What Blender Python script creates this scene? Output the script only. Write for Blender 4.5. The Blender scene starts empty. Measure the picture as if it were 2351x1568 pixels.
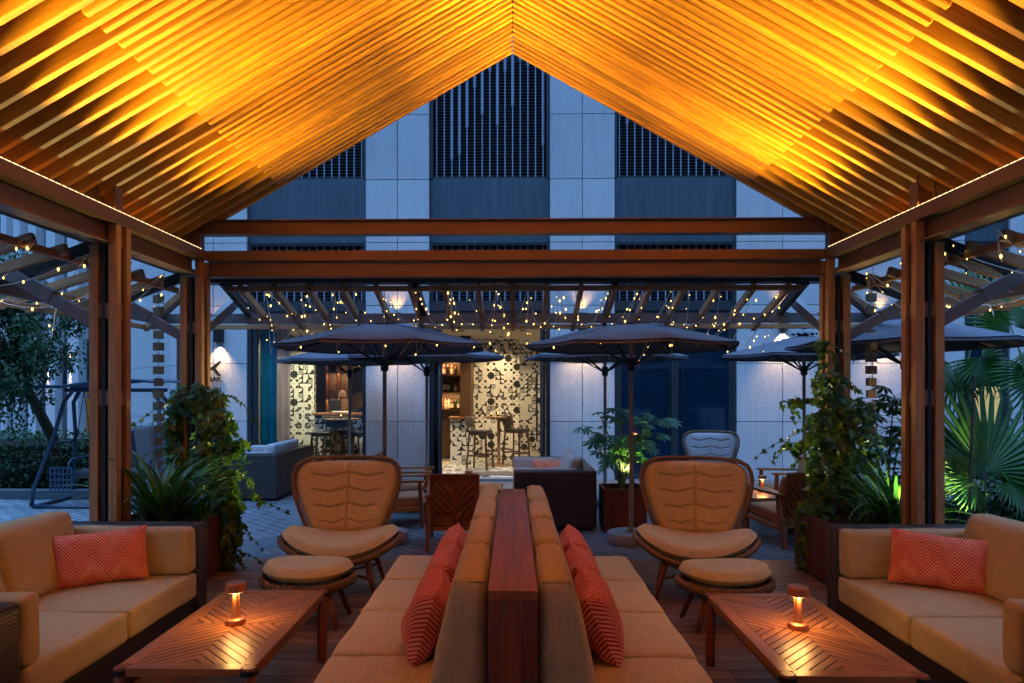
import bpy, bmesh, math, random
from math import sin, cos, pi, radians, sqrt, atan2, hypot
from mathutils import Vector, Matrix, Euler
from mathutils import noise as mnoise
random.seed(7)
S = bpy.context.scene
C = S.collection
F, EYE, YAW, PX0, PY0 = 1567.0, 1.55, radians(.9), 1152.4, 897.0
def at(px, py, Y):
    """a point of the photo (2351 px wide) at depth Y -> world"""
    k = (px - PX0) / F; c, s = cos(YAW), sin(YAW)
    X = Y * (k * c - s) / (c + k * s)
    return Vector((X, Y, EYE - (py - PY0) * (-X * s + Y * c) / F))
def fx(px, Y=12.6): return at(px, 900, Y).x
# ------------------------------------------------------------------ objects
OFF = {}
def tag(o, label=None, cat=None, group=None, kind=None):
    if label: o['label'] = label
    if cat: o['category'] = cat
    if group: o['group'] = group
    if kind: o['kind'] = kind
    return o
def thing(name, label, cat, loc=(0, 0, 0), rz=0, group=None, world=False):
    o = bpy.data.objects.new(name, None); C.objects.link(o)
    o.empty_display_size = .1
    o.location = loc; o.rotation_euler = (0, 0, rz)
    if world: OFF[o.name] = Vector(loc)
    return tag(o, label, cat, group)
def off_of(p):
    while p is not None and p.parent is not None: p = p.parent
    return OFF.get(p.name) if p is not None else None
def kids(o): return KIDS(o)
def KIDS(o): return [x for x in o.children]
def dup(root, loc, rz=0, label=None, group=None):
    r = root.copy(); C.objects.link(r); r.location = loc; r.rotation_euler = (0, 0, rz)
    if label: r['label'] = label
    if group: r['group'] = group
    for ch in list(root.children):
        c = ch.copy(); C.objects.link(c); c.parent = r
        for g in list(ch.children):
            d = g.copy(); C.objects.link(d); d.parent = c
    return r
class MB:
    def __init__(s): s.v = []; s.f = []; s.uv = None
    def poly(s, pts):
        b = len(s.v); s.v += [tuple(p) for p in pts]; s.f.append(tuple(range(b, b + len(pts)))); return s
    def box(s, x0, x1, y0, y1, z0, z1):
        b = len(s.v)
        s.v += [(x0,y0,z0),(x1,y0,z0),(x1,y1,z0),(x0,y1,z0),(x0,y0,z1),(x1,y0,z1),(x1,y1,z1),(x0,y1,z1)]
        for q in ((3,2,1,0),(4,5,6,7),(0,1,5,4),(1,2,6,5),(2,3,7,6),(3,0,4,7)): s.f.append(tuple(b+i for i in q))
        return s
    def bar(s, p, q, w, h, up=(0,0,1)):
        p, q = Vector(p), Vector(q); d = (q - p).normalized(); u = Vector(up)
        sx = d.cross(u)
        if sx.length < 1e-4: sx = d.cross(Vector((1,0,0)))
        sx.normalize(); u = sx.cross(d).normalized()
        b = len(s.v)
        for e in (p, q):
            for a, c in ((-1,-1),(1,-1),(1,1),(-1,1)): s.v.append(tuple(e + sx*(a*w/2) + u*(c*h/2)))
        for k in ((0,1,2,3),(7,6,5,4),(0,4,5,1),(1,5,6,2),(2,6,7,3),(3,7,4,0)): s.f.append(tuple(b+i for i in k))
        return s
    def tube(s, pts, r, n=8, closed=False, cap=True):
        pts = [Vector(p) for p in pts]; m = len(pts)
        R = r if isinstance(r, (list, tuple)) else [r]*m
        b = len(s.v); prev = None
        for i, p in enumerate(pts):
            a = pts[i-1] if (i > 0 or closed) else p
            c = pts[(i+1) % m] if (i < m-1 or closed) else p
            d = (c - a)
            d = d.normalized() if d.length > 1e-9 else Vector((0,0,1))
            if prev is None:
                u = d.cross(Vector((0,0,1)))
                if u.length < .05: u = d.cross(Vector((0,1,0)))
            else: u = prev - d*prev.dot(d)
            u.normalize(); prev = u; w = d.cross(u)
            for k in range(n):
                t = 2*pi*k/n; s.v.append(tuple(p + (u*cos(t) + w*sin(t))*R[i]))
        for i in range(m if closed else m-1):
            j = (i+1) % m
            for k in range(n):
                l = (k+1) % n; s.f.append((b+i*n+k, b+j*n+k, b+j*n+l, b+i*n+l))
        if cap and not closed:
            s.f.append(tuple(b+k for k in range(n))); s.f.append(tuple(b+(m-1)*n+k for k in reversed(range(n))))
        return s
    def lathe(s, prof, c=(0,0,0), n=20, cap=True):
        b = len(s.v); m = len(prof)
        for r, z in prof:
            for k in range(n):
                t = 2*pi*k/n; s.v.append((c[0]+r*cos(t), c[1]+r*sin(t), c[2]+z))
        for i in range(m-1):
            for k in range(n):
                l = (k+1) % n; s.f.append((b+i*n+k, b+i*n+l, b+(i+1)*n+l, b+(i+1)*n+k))
        if cap:
            s.f.append(tuple(b+k for k in reversed(range(n)))); s.f.append(tuple(b+(m-1)*n+k for k in range(n)))
        return s
    def grid(s, fn, nu, nv, uv=False, flip=False):
        b = len(s.v)
        if uv and s.uv is None: s.uv = [(0,0)]*b
        for i in range(nu+1):
            for j in range(nv+1):
                r = fn(i/nu, j/nv)
                if uv: s.v.append(tuple(r[0])); s.uv.append(r[1])
                else: s.v.append(tuple(r))
        w = nv+1
        for i in range(nu):
            for j in range(nv):
                q = (b+i*w+j, b+(i+1)*w+j, b+(i+1)*w+j+1, b+i*w+j+1)
                s.f.append(q[::-1] if flip else q)
        return s
    def cushion(s, c, h, r, puff=0.0, ax=2, fn=None, m=7, wob=.007):
        """soft box: centre c, half sizes h, edge radius r, bulge along axis ax"""
        def axis(a):
            L = [-a, -a+r*.25, -a+r*.6, -a+r]
            for i in range(1, m): L.append(-a+r + (2*a-2*r)*i/m)
            return L + [a-r, a-r*.6, a-r*.25, a]
        A = [axis(h[i]) for i in range(3)]; N = len(A[0]); sd = Vector((random.uniform(0,50), random.uniform(0,50), random.uniform(0,50)))
        idx = {}
        def vert(i, j, k):
            if (i,j,k) in idx: return idx[(i,j,k)]
            p = Vector((A[0][i], A[1][j], A[2][k]))
            q = Vector([max(-(h[a]-r), min(h[a]-r, p[a])) for a in range(3)])
            d = p - q
            if d.length > 1e-9: p = q + d.normalized()*r
            o = [a for a in range(3) if a != ax]
            p[ax] += puff * (p[ax]/h[ax]) * (1-(p[o[0]]/h[o[0]])**2) * (1-(p[o[1]]/h[o[1]])**2)
            if wob: p += mnoise.noise_vector(p*5.0 + sd)*wob + mnoise.noise_vector(p*14.0 + sd)*(wob*.3)
            if fn: p = Vector(fn(p))
            idx[(i,j,k)] = len(s.v); s.v.append((p.x+c[0], p.y+c[1], p.z+c[2])); return idx[(i,j,k)]
        M = N-1
        for a in range(M):
            for b in range(M):
                s.f.append((vert(a,b,M), vert(a+1,b,M), vert(a+1,b+1,M), vert(a,b+1,M)))
                s.f.append((vert(a,b+1,0), vert(a+1,b+1,0), vert(a+1,b,0), vert(a,b,0)))
                s.f.append((vert(a,0,b), vert(a+1,0,b), vert(a+1,0,b+1), vert(a,0,b+1)))
                s.f.append((vert(a,M,b+1), vert(a+1,M,b+1), vert(a+1,M,b), vert(a,M,b)))
                s.f.append((vert(0,a,b+1), vert(0,a+1,b+1), vert(0,a+1,b), vert(0,a,b)))
                s.f.append((vert(M,a,b), vert(M,a+1,b), vert(M,a+1,b+1), vert(M,a,b+1)))
        return s
    def xf(s, m, start=0):
        for i in range(start, len(s.v)): s.v[i] = tuple(m @ Vector(s.v[i]))
        return s
    def build(s, name, mat, parent=None, smooth=False, bevel=0, auto=None, local=False):
        me = bpy.data.meshes.new(name); V = s.v
        o_ = off_of(parent) if parent and not local else None
        if o_ is not None: V = [(a-o_.x, b-o_.y, c-o_.z) for a, b, c in V]
        me.from_pydata(V, [], s.f)
        if s.uv:
            L = me.uv_layers.new(name='UVMap')
            for lp in me.loops: L.data[lp.index].uv = s.uv[lp.vertex_index]
        if mat: me.materials.append(mat)
        if smooth: me.polygons.foreach_set('use_smooth', [True]*len(me.polygons))
        me.update()
        if auto is not None:
            me.polygons.foreach_set('use_smooth', [True]*len(me.polygons))
            me.set_sharp_from_angle(angle=radians(auto))
        o = bpy.data.objects.new(name, me); C.objects.link(o)
        if parent: o.parent = parent
        if bevel:
            md = o.modifiers.new('Bevel', 'BEVEL'); md.width = bevel; md.segments = 2; md.limit_method = 'ANGLE'; md.harden_normals = False
        return o
def lerp(a, b, t): return a + (b-a)*t
def interp(tab, t):
    for i in range(len(tab)-1):
        if t <= tab[i+1][0]:
            u = (t-tab[i][0])/max(1e-9, tab[i+1][0]-tab[i][0]); return lerp(tab[i][1], tab[i+1][1], u)
    return tab[-1][1]
def lamp(name, typ, loc, energy, color, target=None, parent=None, **k):
    d = bpy.data.lights.new(name, typ); d.energy = energy; d.color = color
    for a, b in k.items(): setattr(d, a, b)
    o = bpy.data.objects.new(name, d); C.objects.link(o); o.location = loc
    if target is not None: o.rotation_euler = (Vector(target)-Vector(loc)).to_track_quat('-Z', 'Y').to_euler()
    if parent:
        o.parent = parent
        w = OFF.get(parent.name)
        if w is not None: o.location = Vector(loc) - w
    return o
# ------------------------------------------------------------------ materials
class G:
    def __init__(s, name, rough=.6, metal=0, spec=.5):
        s.m = bpy.data.materials.new(name); s.m.use_nodes = True; s.t = s.m.node_tree
        s.b = s.t.nodes['Principled BSDF']; s.out = s.t.nodes['Material Output']
        s.b.inputs['Roughness'].default_value = rough; s.b.inputs['Metallic'].default_value = metal
        s.b.inputs['Specular IOR Level'].default_value = spec
    def n(s, typ, ins=None, **props):
        nd = s.t.nodes.new('ShaderNode' + typ)
        for k, v in props.items(): setattr(nd, k, v)
        for k, v in (ins or {}).items():
            sk = nd.inputs[k]
            if isinstance(v, bpy.types.NodeSocket): s.t.links.new(v, sk)
            else: sk.default_value = v
        return nd
    def math(s, op, a, b=0.0, clamp=False):
        return s.n('Math', {0: a, 1: b}, operation=op, use_clamp=clamp).outputs[0]
    def mix(s, fac, a, b, mode='MIX'):
        nd = s.n('Mix', data_type='RGBA', blend_type=mode)
        for i, v in ((0, fac), (6, a), (7, b)):
            if isinstance(v, bpy.types.NodeSocket): s.t.links.new(v, nd.inputs[i])
            else: nd.inputs[i].default_value = v if i == 0 else (tuple(v)+(1,))[:4]
        return nd.outputs[2]
    def ramp(s, fac, *stops):
        nd = s.n('ValToRGB', {0: fac}); e = nd.color_ramp.elements
        while len(e) < len(stops): e.new(.5)
        for i, (p, c) in enumerate(stops): e[i].position = p; e[i].color = tuple(c)+(1,)
        return nd.outputs[0]
    def fr(s, fac, a, b, lo, hi):
        return s.n('MapRange', {0: fac, 1: a, 2: b, 3: lo, 4: hi}).outputs[0]
    def col(s, c):
        if isinstance(c, bpy.types.NodeSocket): s.t.links.new(c, s.b.inputs['Base Color'])
        else: s.b.inputs['Base Color'].default_value = tuple(c)+(1,)
        return s
    def bump(s, h, strength=.3, dist=.01):
        nd = s.n('Bump', {'Strength': strength, 'Distance': dist, 'Height': h}); s.t.links.new(nd.outputs[0], s.b.inputs['Normal']); return s
    def obj(s): return s.n('TexCoord').outputs['Object']
    def boxmap(s):
        tc = s.n('TexCoord'); p = s.n('SeparateXYZ', {0: tc.outputs['Object']}); q = s.n('SeparateXYZ', {0: tc.outputs['Normal']})
        up = s.math('GREATER_THAN', s.math('ABSOLUTE', q.outputs[2]), .7)
        xy = s.math('ADD', p.outputs[0], p.outputs[1])
        u = s.math('ADD', s.math('MULTIPLY', up, p.outputs[0]), s.math('MULTIPLY', s.math('SUBTRACT', 1.0, up), xy))
        v = s.math('ADD', s.math('MULTIPLY', up, p.outputs[1]), s.math('MULTIPLY', s.math('SUBTRACT', 1.0, up), p.outputs[2]))
        return s.n('CombineXYZ', {0: u, 1: v, 2: 0.0}).outputs[0]
    def scale(s, vec, sc, rot=(0,0,0), loc=(0,0,0)):
        return s.n('Mapping', {'Vector': vec, 'Scale': sc, 'Rotation': rot, 'Location': loc}).outputs[0]
    def rnd(s):
        a = s.n('NewGeometry').outputs['Random Per Island']; b = s.n('ObjectInfo').outputs['Random']
        return s.math('FRACT', s.math('ADD', a, s.math('MULTIPLY', b, 7.31)))
    def noise(s, vec, scale=5, detail=4, rough=.55, dist=0.0):
        return s.n('TexNoise', {'Vector': vec, 'Scale': scale, 'Detail': detail, 'Roughness': rough, 'Distortion': dist}).outputs['Fac']
def wood(name, dark, light, axis='X', rough=.45, sc=1.0, var=.35, spec=.4, knots=False):
    g = G(name, rough, 0, spec); r = g.rnd()
    v = g.n('VectorMath', {0: g.obj(), 1: g.n('CombineXYZ', {0: g.math('MULTIPLY', r, 13.7), 1: g.math('MULTIPLY', r, 5.3), 2: g.math('MULTIPLY', r, 9.1)}).outputs[0]}, operation='ADD').outputs[0]
    k = {'X': (.07,1,1), 'Y': (1,.07,1), 'Z': (1,1,.07)}[axis]
    n1 = g.noise(g.scale(v, tuple(a*sc for a in k)), 28, 6, .6, .8)
    n2 = g.noise(g.scale(v, tuple(a*sc*(.6 if a < 1 else 1) for a in k)), 120, 3, .6)
    f = g.math('ADD', g.math('MULTIPLY', n1, .75), g.math('MULTIPLY', n2, .25))
    c = g.ramp(f, (.32, dark), (.52, [lerp(a,b,.6) for a,b in zip(dark,light)]), (.68, light))
    if knots:
        w = g.n('TexVoronoi', {'Vector': g.scale(v, tuple(a*sc for a in {'X': (.5,1,1), 'Y': (1,.5,1), 'Z': (1,1,.5)}[axis])), 'Scale': 5.0}).outputs['Distance']
        c = g.mix(g.fr(w, .02, .07, .75, 0), c, (.05,.02,.008))
    c = g.mix(1.0, c, g.n('CombineColor', {0: g.fr(r,0,1,1-var,1+var*.4), 1: g.fr(r,0,1,1-var,1+var*.4), 2: g.fr(r,0,1,1-var,1+var*.3)}).outputs[0], 'MULTIPLY')
    g.col(c).bump(n2, .12, .003)
    return g.m
def plain(name, c, rough=.5, metal=0, spec=.5, nz=.12, sc=8, bump=0):
    g = G(name, rough, metal, spec); n = g.noise(g.obj(), sc, 5)
    g.col(g.mix(n, [x*(1-nz) for x in c], [x*(1+nz) for x in c]))
    if bump: g.bump(g.noise(g.obj(), sc*12, 3), bump, .004)
    return g.m
def fabric(name, c, var=.2, streak='v', tr=0):
    g = G(name, .9, 0, .15); bm = g.boxmap()
    s1 = g.noise(g.scale(bm, (7, 170, 1) if streak == 'h' else (170, 7, 1)), 1, 3, .6)
    s2 = g.noise(g.scale(bm, (170, 9, 1) if streak == 'h' else (9, 170, 1)), 1, 2, .6)
    big = g.noise(g.obj(), 7, 3)
    f = g.math('ADD', g.math('MULTIPLY', s1, .65), g.math('MULTIPLY', s2, .35))
    base = g.mix(g.fr(f, .3, .7, 0, 1), [x*(1-var*1.4) for x in c], [x*(1+var) for x in c])
    g.col(g.mix(g.fr(big, .3, .7, 0, .35), base, [x*.8 for x in c]))
    wr = g.noise(g.obj(), 9, 3, .5, .6)
    g.bump(g.math('ADD', g.math('MULTIPLY', f, .12), wr), .28, .012)
    g.b.inputs['Sheen Weight'].default_value = .15
    return g.m
def wicker(name, c1, c2, w=.022, h=.009, spec=.5, rough=.4):
    g = G(name, rough, 0, spec); bm = g.boxmap()
    br = g.n('TexBrick', {'Vector': bm, 'Color1': (1,1,1,1), 'Color2': (.75,.75,.75,1), 'Mortar': (0,0,0,1), 'Scale': 1.0, 'Mortar Size': h*.18, 'Mortar Smooth': .8, 'Bias': 0.0, 'Brick Width': w, 'Row Height': h})
    g.col(g.mix(br.outputs['Color'], c1, c2)).bump(br.outputs['Color'], .9, .006)
    return g.m
def emit(name, c, s, nosample=True):
    m = bpy.data.materials.new(name); m.use_nodes = True; t = m.node_tree; t.nodes.clear()
    e = t.nodes.new('ShaderNodeEmission'); e.inputs[0].default_value = tuple(c)+(1,); e.inputs[1].default_value = s
    o = t.nodes.new('ShaderNodeOutputMaterial'); t.links.new(e.outputs[0], o.inputs[0])
    if nosample: m.cycles.emission_sampling = 'NONE'
    return m
def leafm(name, c1, c2, rough=.4, tr=.3):
    g = G(name, rough, 0, .4); r = g.rnd()
    c = g.mix(r, c1, c2); g.col(c)
    t = g.n('BsdfTranslucent', {0: g.mix(1.0, c, (1.1,1.25,.5), 'MULTIPLY')}); mx = g.n('MixShader', {0: tr, 1: g.b.outputs[0], 2: t.outputs[0]})
    g.t.links.new(mx.outputs[0], g.out.inputs[0]); return g.m
def glassm(name, tint=(.8,.9,.95), refl=.06):
    m = bpy.data.materials.new(name); m.use_nodes = True; t = m.node_tree; t.nodes.clear()
    a = t.nodes.new('ShaderNodeBsdfTransparent'); a.inputs[0].default_value = tuple(tint)+(1,)
    b = t.nodes.new('ShaderNodeBsdfGlossy'); b.inputs['Roughness'].default_value = .02
    fn = t.nodes.new('ShaderNodeFresnel'); fn.inputs[0].default_value = 1.3
    x = t.nodes.new('ShaderNodeMixShader'); o = t.nodes.new('ShaderNodeOutputMaterial')
    t.links.new(fn.outputs[0], x.inputs[0]); t.links.new(a.outputs[0], x.inputs[1]); t.links.new(b.outputs[0], x.inputs[2]); t.links.new(x.outputs[0], o.inputs[0])
    return m
def tilem(name, rough=.35):
    g = G(name, rough, 0, .5); T = .1
    p = g.n('SeparateXYZ', {0: g.boxmap()}); u = g.math('DIVIDE', p.outputs[0], T); v = g.math('DIVIDE', p.outputs[1], T)
    def cell(k, seed):
        a, b = g.math('DIVIDE', u, k), g.math('DIVIDE', v, k)
        ia, ib = g.math('FLOOR', a), g.math('FLOOR', b)
        w = g.n('TexWhiteNoise', {'Vector': g.n('CombineXYZ', {0: ia, 1: ib, 2: seed}).outputs[0]}, noise_dimensions='3D')
        x = g.math('SUBTRACT', g.math('FRACT', a), .5); y = g.math('SUBTRACT', g.math('FRACT', b), .5)
        return g.math('ABSOLUTE', x), g.math('ABSOLUTE', y), w.outputs['Value'], x, y
    def AND(*a):
        r = a[0]
        for b in a[1:]: r = g.math('MULTIPLY', r, b)
        return r
    lt = lambda a, b: g.math('LESS_THAN', a, b)
    gt = lambda a, b: g.math('GREATER_THAN', a, b)
    def dist(x, y, cx, cy): return g.math('SQRT', g.math('ADD', g.math('POWER', g.math('ABSOLUTE', g.math('SUBTRACT', x, cx)), 2.0), g.math('POWER', g.math('ABSOLUTE', g.math('SUBTRACT', y, cy)), 2.0)))
    X, Y, R, _, _ = cell(2.0, 1.7)
    petal = g.math('MAXIMUM', lt(dist(X, Y, .27, 0), .215), lt(dist(X, Y, 0, .27), .215))
    flower = AND(lt(R, .24), g.math('SUBTRACT', 1.0, petal), lt(g.math('MAXIMUM', X, Y), .48))
    star = AND(gt(R, .24), lt(R, .38), g.math('MAXIMUM', AND(lt(g.math('ADD', X, Y), .5)), lt(g.math('MAXIMUM', X, Y), .34)))
    ring = AND(gt(R, .38), lt(R, .6), lt(g.math('ABSOLUTE', g.math('SUBTRACT', dist(X, Y, .0, .12), .24)), .012))
    x, y, r, sx, sy = cell(1.0, 4.1)
    blank = gt(R, .38)
    corner = AND(blank, lt(r, .22), gt(dist(sx, sy, -.5, .5), .78))
    corner2 = AND(blank, gt(r, .22), lt(r, .36), gt(dist(sx, sy, .5, .5), .8))
    dots = AND(blank, gt(r, .88), g.math('SUBTRACT', 1.0, lt(dist(x, y, .25, .25), .14)), gt(g.math('ADD', x, y), .2))
    arc = AND(blank, gt(r, .5), lt(r, .8), lt(g.math('ABSOLUTE', g.math('SUBTRACT', dist(sx, sy, .5, -.5), .7)), .022))
    grout = g.math('MAXIMUM', gt(x, .488), gt(y, .488))
    black = g.math('MAXIMUM', g.math('MAXIMUM', flower, star), g.math('MAXIMUM', g.math('MAXIMUM', corner, corner2), dots))
    line = g.math('MAXIMUM', ring, arc)
    c = g.mix(g.math('MULTIPLY', grout, .35), (.80,.76,.67), (.3,.27,.22))
    c = g.mix(g.math('MULTIPLY', line, .8), c, (.12,.11,.09)); c = g.mix(black, c, (.018,.022,.018))
    g.col(c); return g.m
M = {}
M['cedar'] = wood('cedar', (.36,.17,.03), (.68,.36,.06), 'X', .5, var=.42, knots=True)
M['post'] = wood('post_cedar', (.27,.125,.04), (.55,.29,.10), 'Z', .5, var=.2, knots=True)
M['pergola'] = wood('pergola_timber', (.22,.10,.04), (.46,.23,.10), 'X', .55, var=.25)
M['pergola_y'] = wood('pergola_timber_along', (.22,.10,.04), (.46,.23,.10), 'Y', .55, var=.25)
M['deckw'] = wood('deck_timber', (.11,.05,.022), (.27,.135,.06), 'X', .5, var=.4)
M['teak'] = wood('teak', (.22,.075,.02), (.46,.195,.055), 'X', .3, var=.28)
M['teak_y'] = wood('teak_along', (.22,.075,.02), (.46,.195,.055), 'Y', .3, var=.28)
M['teak_z'] = wood('teak_upright', (.16,.045,.017), (.31,.10,.038), 'Z', .35, var=.22)
M['console'] = wood('console_timber', (.12,.036,.012), (.38,.135,.035), 'Y', .5, var=.5, sc=.8)
M['console_z'] = wood('console_timber_end', (.07,.02,.008), (.22,.068,.02), 'Z', .5, var=.5, sc=.8)
M['planter'] = wood('planter_timber', (.09,.022,.012), (.17,.045,.022), 'Z', .5, var=.25)
M['stoolw'] = wood('stool_timber', (.06,.025,.012), (.14,.06,.03), 'Z', .4, var=.2)
M['steel'] = plain('bronze_steel', (.17,.088,.034), .42, .25, .5, .1, 3)
M['steel_dk'] = plain('dark_steel', (.016,.012,.010), .45, .2)
M['greysteel'] = plain('grey_paint_steel', (.13,.105,.10), .5, .1)
M['frame'] = plain('window_frame', (.045,.05,.056), .4, .4)
def _panel():
    g = G('spandrel_metal', .42, .3, .5); o = g.obj(); st = g.noise(g.scale(o, (9,9,.5)), 1.5, 6, .65); b = g.noise(o, .9, 3)
    c = g.mix(g.fr(st,.35,.7,0,1), (.052,.074,.09), (.085,.115,.135)); g.col(g.mix(g.fr(b,.3,.7,0,.4), c, (.05,.07,.085))); return g.m
M['panel'] = _panel()
M['louvre'] = plain('louvre_metal', (.035,.043,.055), .45, .2)
M['rod'] = plain('rod_metal', (.30,.33,.40), .4, .2)
M['black'] = plain('black_void', (.006,.006,.007), .8)
M['sofa'] = fabric('sofa_fabric', (.47,.34,.16), .2, 'h')
M['bench'] = fabric('bench_fabric', (.66,.475,.225), .2, 'v')
M['pad'] = fabric('chair_fabric', (.80,.55,.24), .2, 'h')
M['greyfab'] = fabric('pale_fabric', (.40,.36,.36), .1, 'h')
M['taupe'] = fabric('taupe_fabric', (.40,.29,.24), .14, 'h')
M['rust'] = fabric('rust_fabric', (.38,.17,.08), .12, 'h')
M['canopy'] = plain('canopy_fabric', (.10,.095,.11), .85, 0, .1, .1, 5, .06)
M['wicker'] = wicker('dark_wicker', (.003,.002,.002), (.034,.023,.017), .045, .017)
M['rattan'] = wicker('rattan_rope', (.08,.04,.018), (.33,.19,.085), .012, .007, .3, .6)
M['granite'] = plain('granite', (.22,.22,.23), .6, 0, .4, .7, 90, .1)
M['copper'] = plain('copper', (.74,.26,.11), .34, .8, .5, .06, 20)
M['mat'] = plain('mat_fibre', (.16,.13,.10), .95, 0, .1, .3, 60, .3)
M['leafdk'] = leafm('dark_leaf', (.008,.034,.010), (.028,.08,.022), .6, .2)
M['ivyleaf'] = leafm('ivy_leaf', (.012,.05,.008), (.09,.18,.028), .4, .3)
M['strap'] = leafm('strap_leaf', (.018,.07,.016), (.08,.19,.04), .35, .3)
M['fatsia'] = leafm('palmate_leaf', (.02,.09,.025), (.07,.19,.05), .45, .25)
M['palm'] = leafm('palm_leaf', (.010,.062,.008), (.032,.125,.014), .55, .3)
M['stem'] = plain('stem_bark', (.06,.045,.025), .8, 0, .2, .3, 30, .2)
M['grnstem'] = plain('green_stem', (.09,.13,.04), .6)
M['soil'] = plain('soil', (.022,.016,.011), .95, 0, .1, .4, 20, .4)
M['swing'] = plain('swing_paint', (.03,.05,.085), .35, .2)
M['swingfab'] = fabric('swing_fabric', (.035,.035,.045), .1, 'v')
M['bulb'] = emit('bulb_glow', (1,.62,.13), 6.5)
M['led'] = emit('led_strip_glow', (1,.72,.36), 2.6)
M['lampglow'] = emit('lamp_glow', (1,.60,.20), 5)
M['flame'] = emit('candle_flame', (1,.55,.16), 10)
M['wire'] = plain('wire_clear', (.72,.62,.5), .3)
M['tile'] = tilem('patterned_tile')
M['cream'] = plain('ceiling_paint', (.70,.60,.44), .7)
M['brownwall'] = plain('brown_panelling', (.085,.042,.019), .5, 0, .4, .15, 2)
M['glass'] = glassm('pane_glass')
def _pill():
    g = G('chevron_fabric', .85, 0, .15); p = g.n('SeparateXYZ', {0: g.n('TexCoord').outputs['UV']})
    u, v = p.outputs[0], p.outputs[1]
    tri = g.math('PINGPONG', g.math('MULTIPLY', u, 1.0), .08)
    w = g.math('ADD', v, g.math('MULTIPLY', tri, 1.25))
    thick = g.n('TexNoise', {'Vector': g.n('CombineXYZ', {0: 0.0, 1: g.math('MULTIPLY', w, 12.0), 2: 0.0}).outputs[0], 'Scale': 1.0, 'Detail': 0.0}).outputs['Fac']
    st = g.math('FRACT', g.math('DIVIDE', w, .0195))
    c = g.mix(g.math('LESS_THAN', st, g.fr(thick, .35, .7, .62, .40)), (1.0,.42,.22), (.62,.035,.03))
    n = g.noise(g.obj(), 60, 2); g.col(g.mix(g.fr(n,.3,.7,0,.25), c, (.35,.05,.02))).bump(g.noise(g.obj(), 14, 3, .5, .5), .35, .012)
    return g.m
M['pillow'] = _pill()
def _slat():
    g = G('teak_slats', .38, 0, .5); r = g.rnd(); p = g.n('SeparateXYZ', {0: g.obj()})
    ax, ay = g.math('ABSOLUTE', p.outputs[0]), g.math('ABSOLUTE', p.outputs[1])
    v = g.n('CombineXYZ', {0: g.math('MULTIPLY', g.math('ADD', ax, ay), .09), 1: g.math('SUBTRACT', ax, ay), 2: g.math('MULTIPLY', r, 21.0)}).outputs[0]
    n = g.noise(v, 55, 6, .6, .6)
    c = g.ramp(n, (.3, (.22,.075,.022)), (.7, (.47,.20,.06)))
    c = g.mix(1.0, c, g.n('CombineColor', {0: g.fr(r,0,1,.75,1.15), 1: g.fr(r,0,1,.72,1.15), 2: g.fr(r,0,1,.7,1.1)}).outputs[0], 'MULTIPLY')
    g.col(c).bump(n, .1, .002); return g.m
M['slat'] = _slat()
def _stone():
    g = G('bush_hammered_stone', .75, 0, .25); o = g.obj()
    a = g.noise(o, 42, 5, .75); b = g.noise(o, 1.2, 4)
    r = g.n('NewGeometry').outputs['Random Per Island']
    c = g.ramp(a, (.33, (.22,.22,.22)), (.47, (.54,.535,.53)), (.68, (.69,.685,.68)))
    c = g.mix(g.fr(b,.3,.7,0,.3), c, (.46,.46,.46)); st = g.noise(g.scale(o, (5,5,.35)), 1.6, 5, .6); c = g.mix(g.fr(st,.5,.75,0,.45), c, (.34,.34,.33)); k = g.fr(r,0,1,.86,1.06)
    g.col(g.mix(1.0, c, g.n('CombineColor', {0: k, 1: k, 2: k}).outputs[0], 'MULTIPLY')).bump(a, 1.0, .02); return g.m
M['stone'] = _stone()
def _pave():
    g = G('slate_paving', .5, 0, .45); o = g.obj()
    sep = g.n('SeparateXYZ', {0: o})
    def brick(rot, c1, c2, mo):
        return g.n('TexBrick', {'Vector': g.scale(o, (1,1,1), (0,0,rot)), 'Color1': tuple(c1)+(1,), 'Color2': tuple(c2)+(1,), 'Mortar': tuple(mo)+(1,), 'Scale': 1.0, 'Mortar Size': .006, 'Mortar Smooth': .15, 'Bias': 0.0, 'Brick Width': .25, 'Row Height': .125})
    A = brick(radians(45), (.05,.06,.072), (.11,.12,.135), (.42,.35,.36))
    B = brick(radians(90), (.075,.105,.125), (.12,.15,.17), (.75,.78,.78))  # left bricks lightened and blued, painting the sky's sheen into the slate
    left = g.math('LESS_THAN', g.math('ADD', sep.outputs[0], 0.0), -4.6)
    c = g.mix(left, A.outputs['Color'], B.outputs['Color'])
    n = g.noise(o, 3, 5); fine = g.noise(o, 40, 4, .7)
    c = g.mix(g.fr(n,.35,.7,0,.45), c, (.04,.045,.05))
    g.col(c).bump(g.math('ADD', g.math('MULTIPLY', fine, .4), g.math('SUBTRACT', 1.0, g.mix(left, A.outputs['Fac'], B.outputs['Fac']))), .4, .006)
    g.t.links.new(g.fr(fine, .3, .7, .32, .62), g.b.inputs['Roughness'])
    return g.m
M['pave'] = _pave()
M['slab'] = plain('slate_slab', (.08,.095,.11), .5, 0, .45, .25, 6, .15)
UP_W, SPOT_W, SC_UP, SC_DN, SKY, EXPO, TL_W = 285.0, 300.0, 22.0, 190.0, 41.0, 0.0, 1.5
GL, BAR_W, SH_W = 3.6, 125.0, 12.0
SKYTINT = (.255, .56, 1.17, 1)
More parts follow.
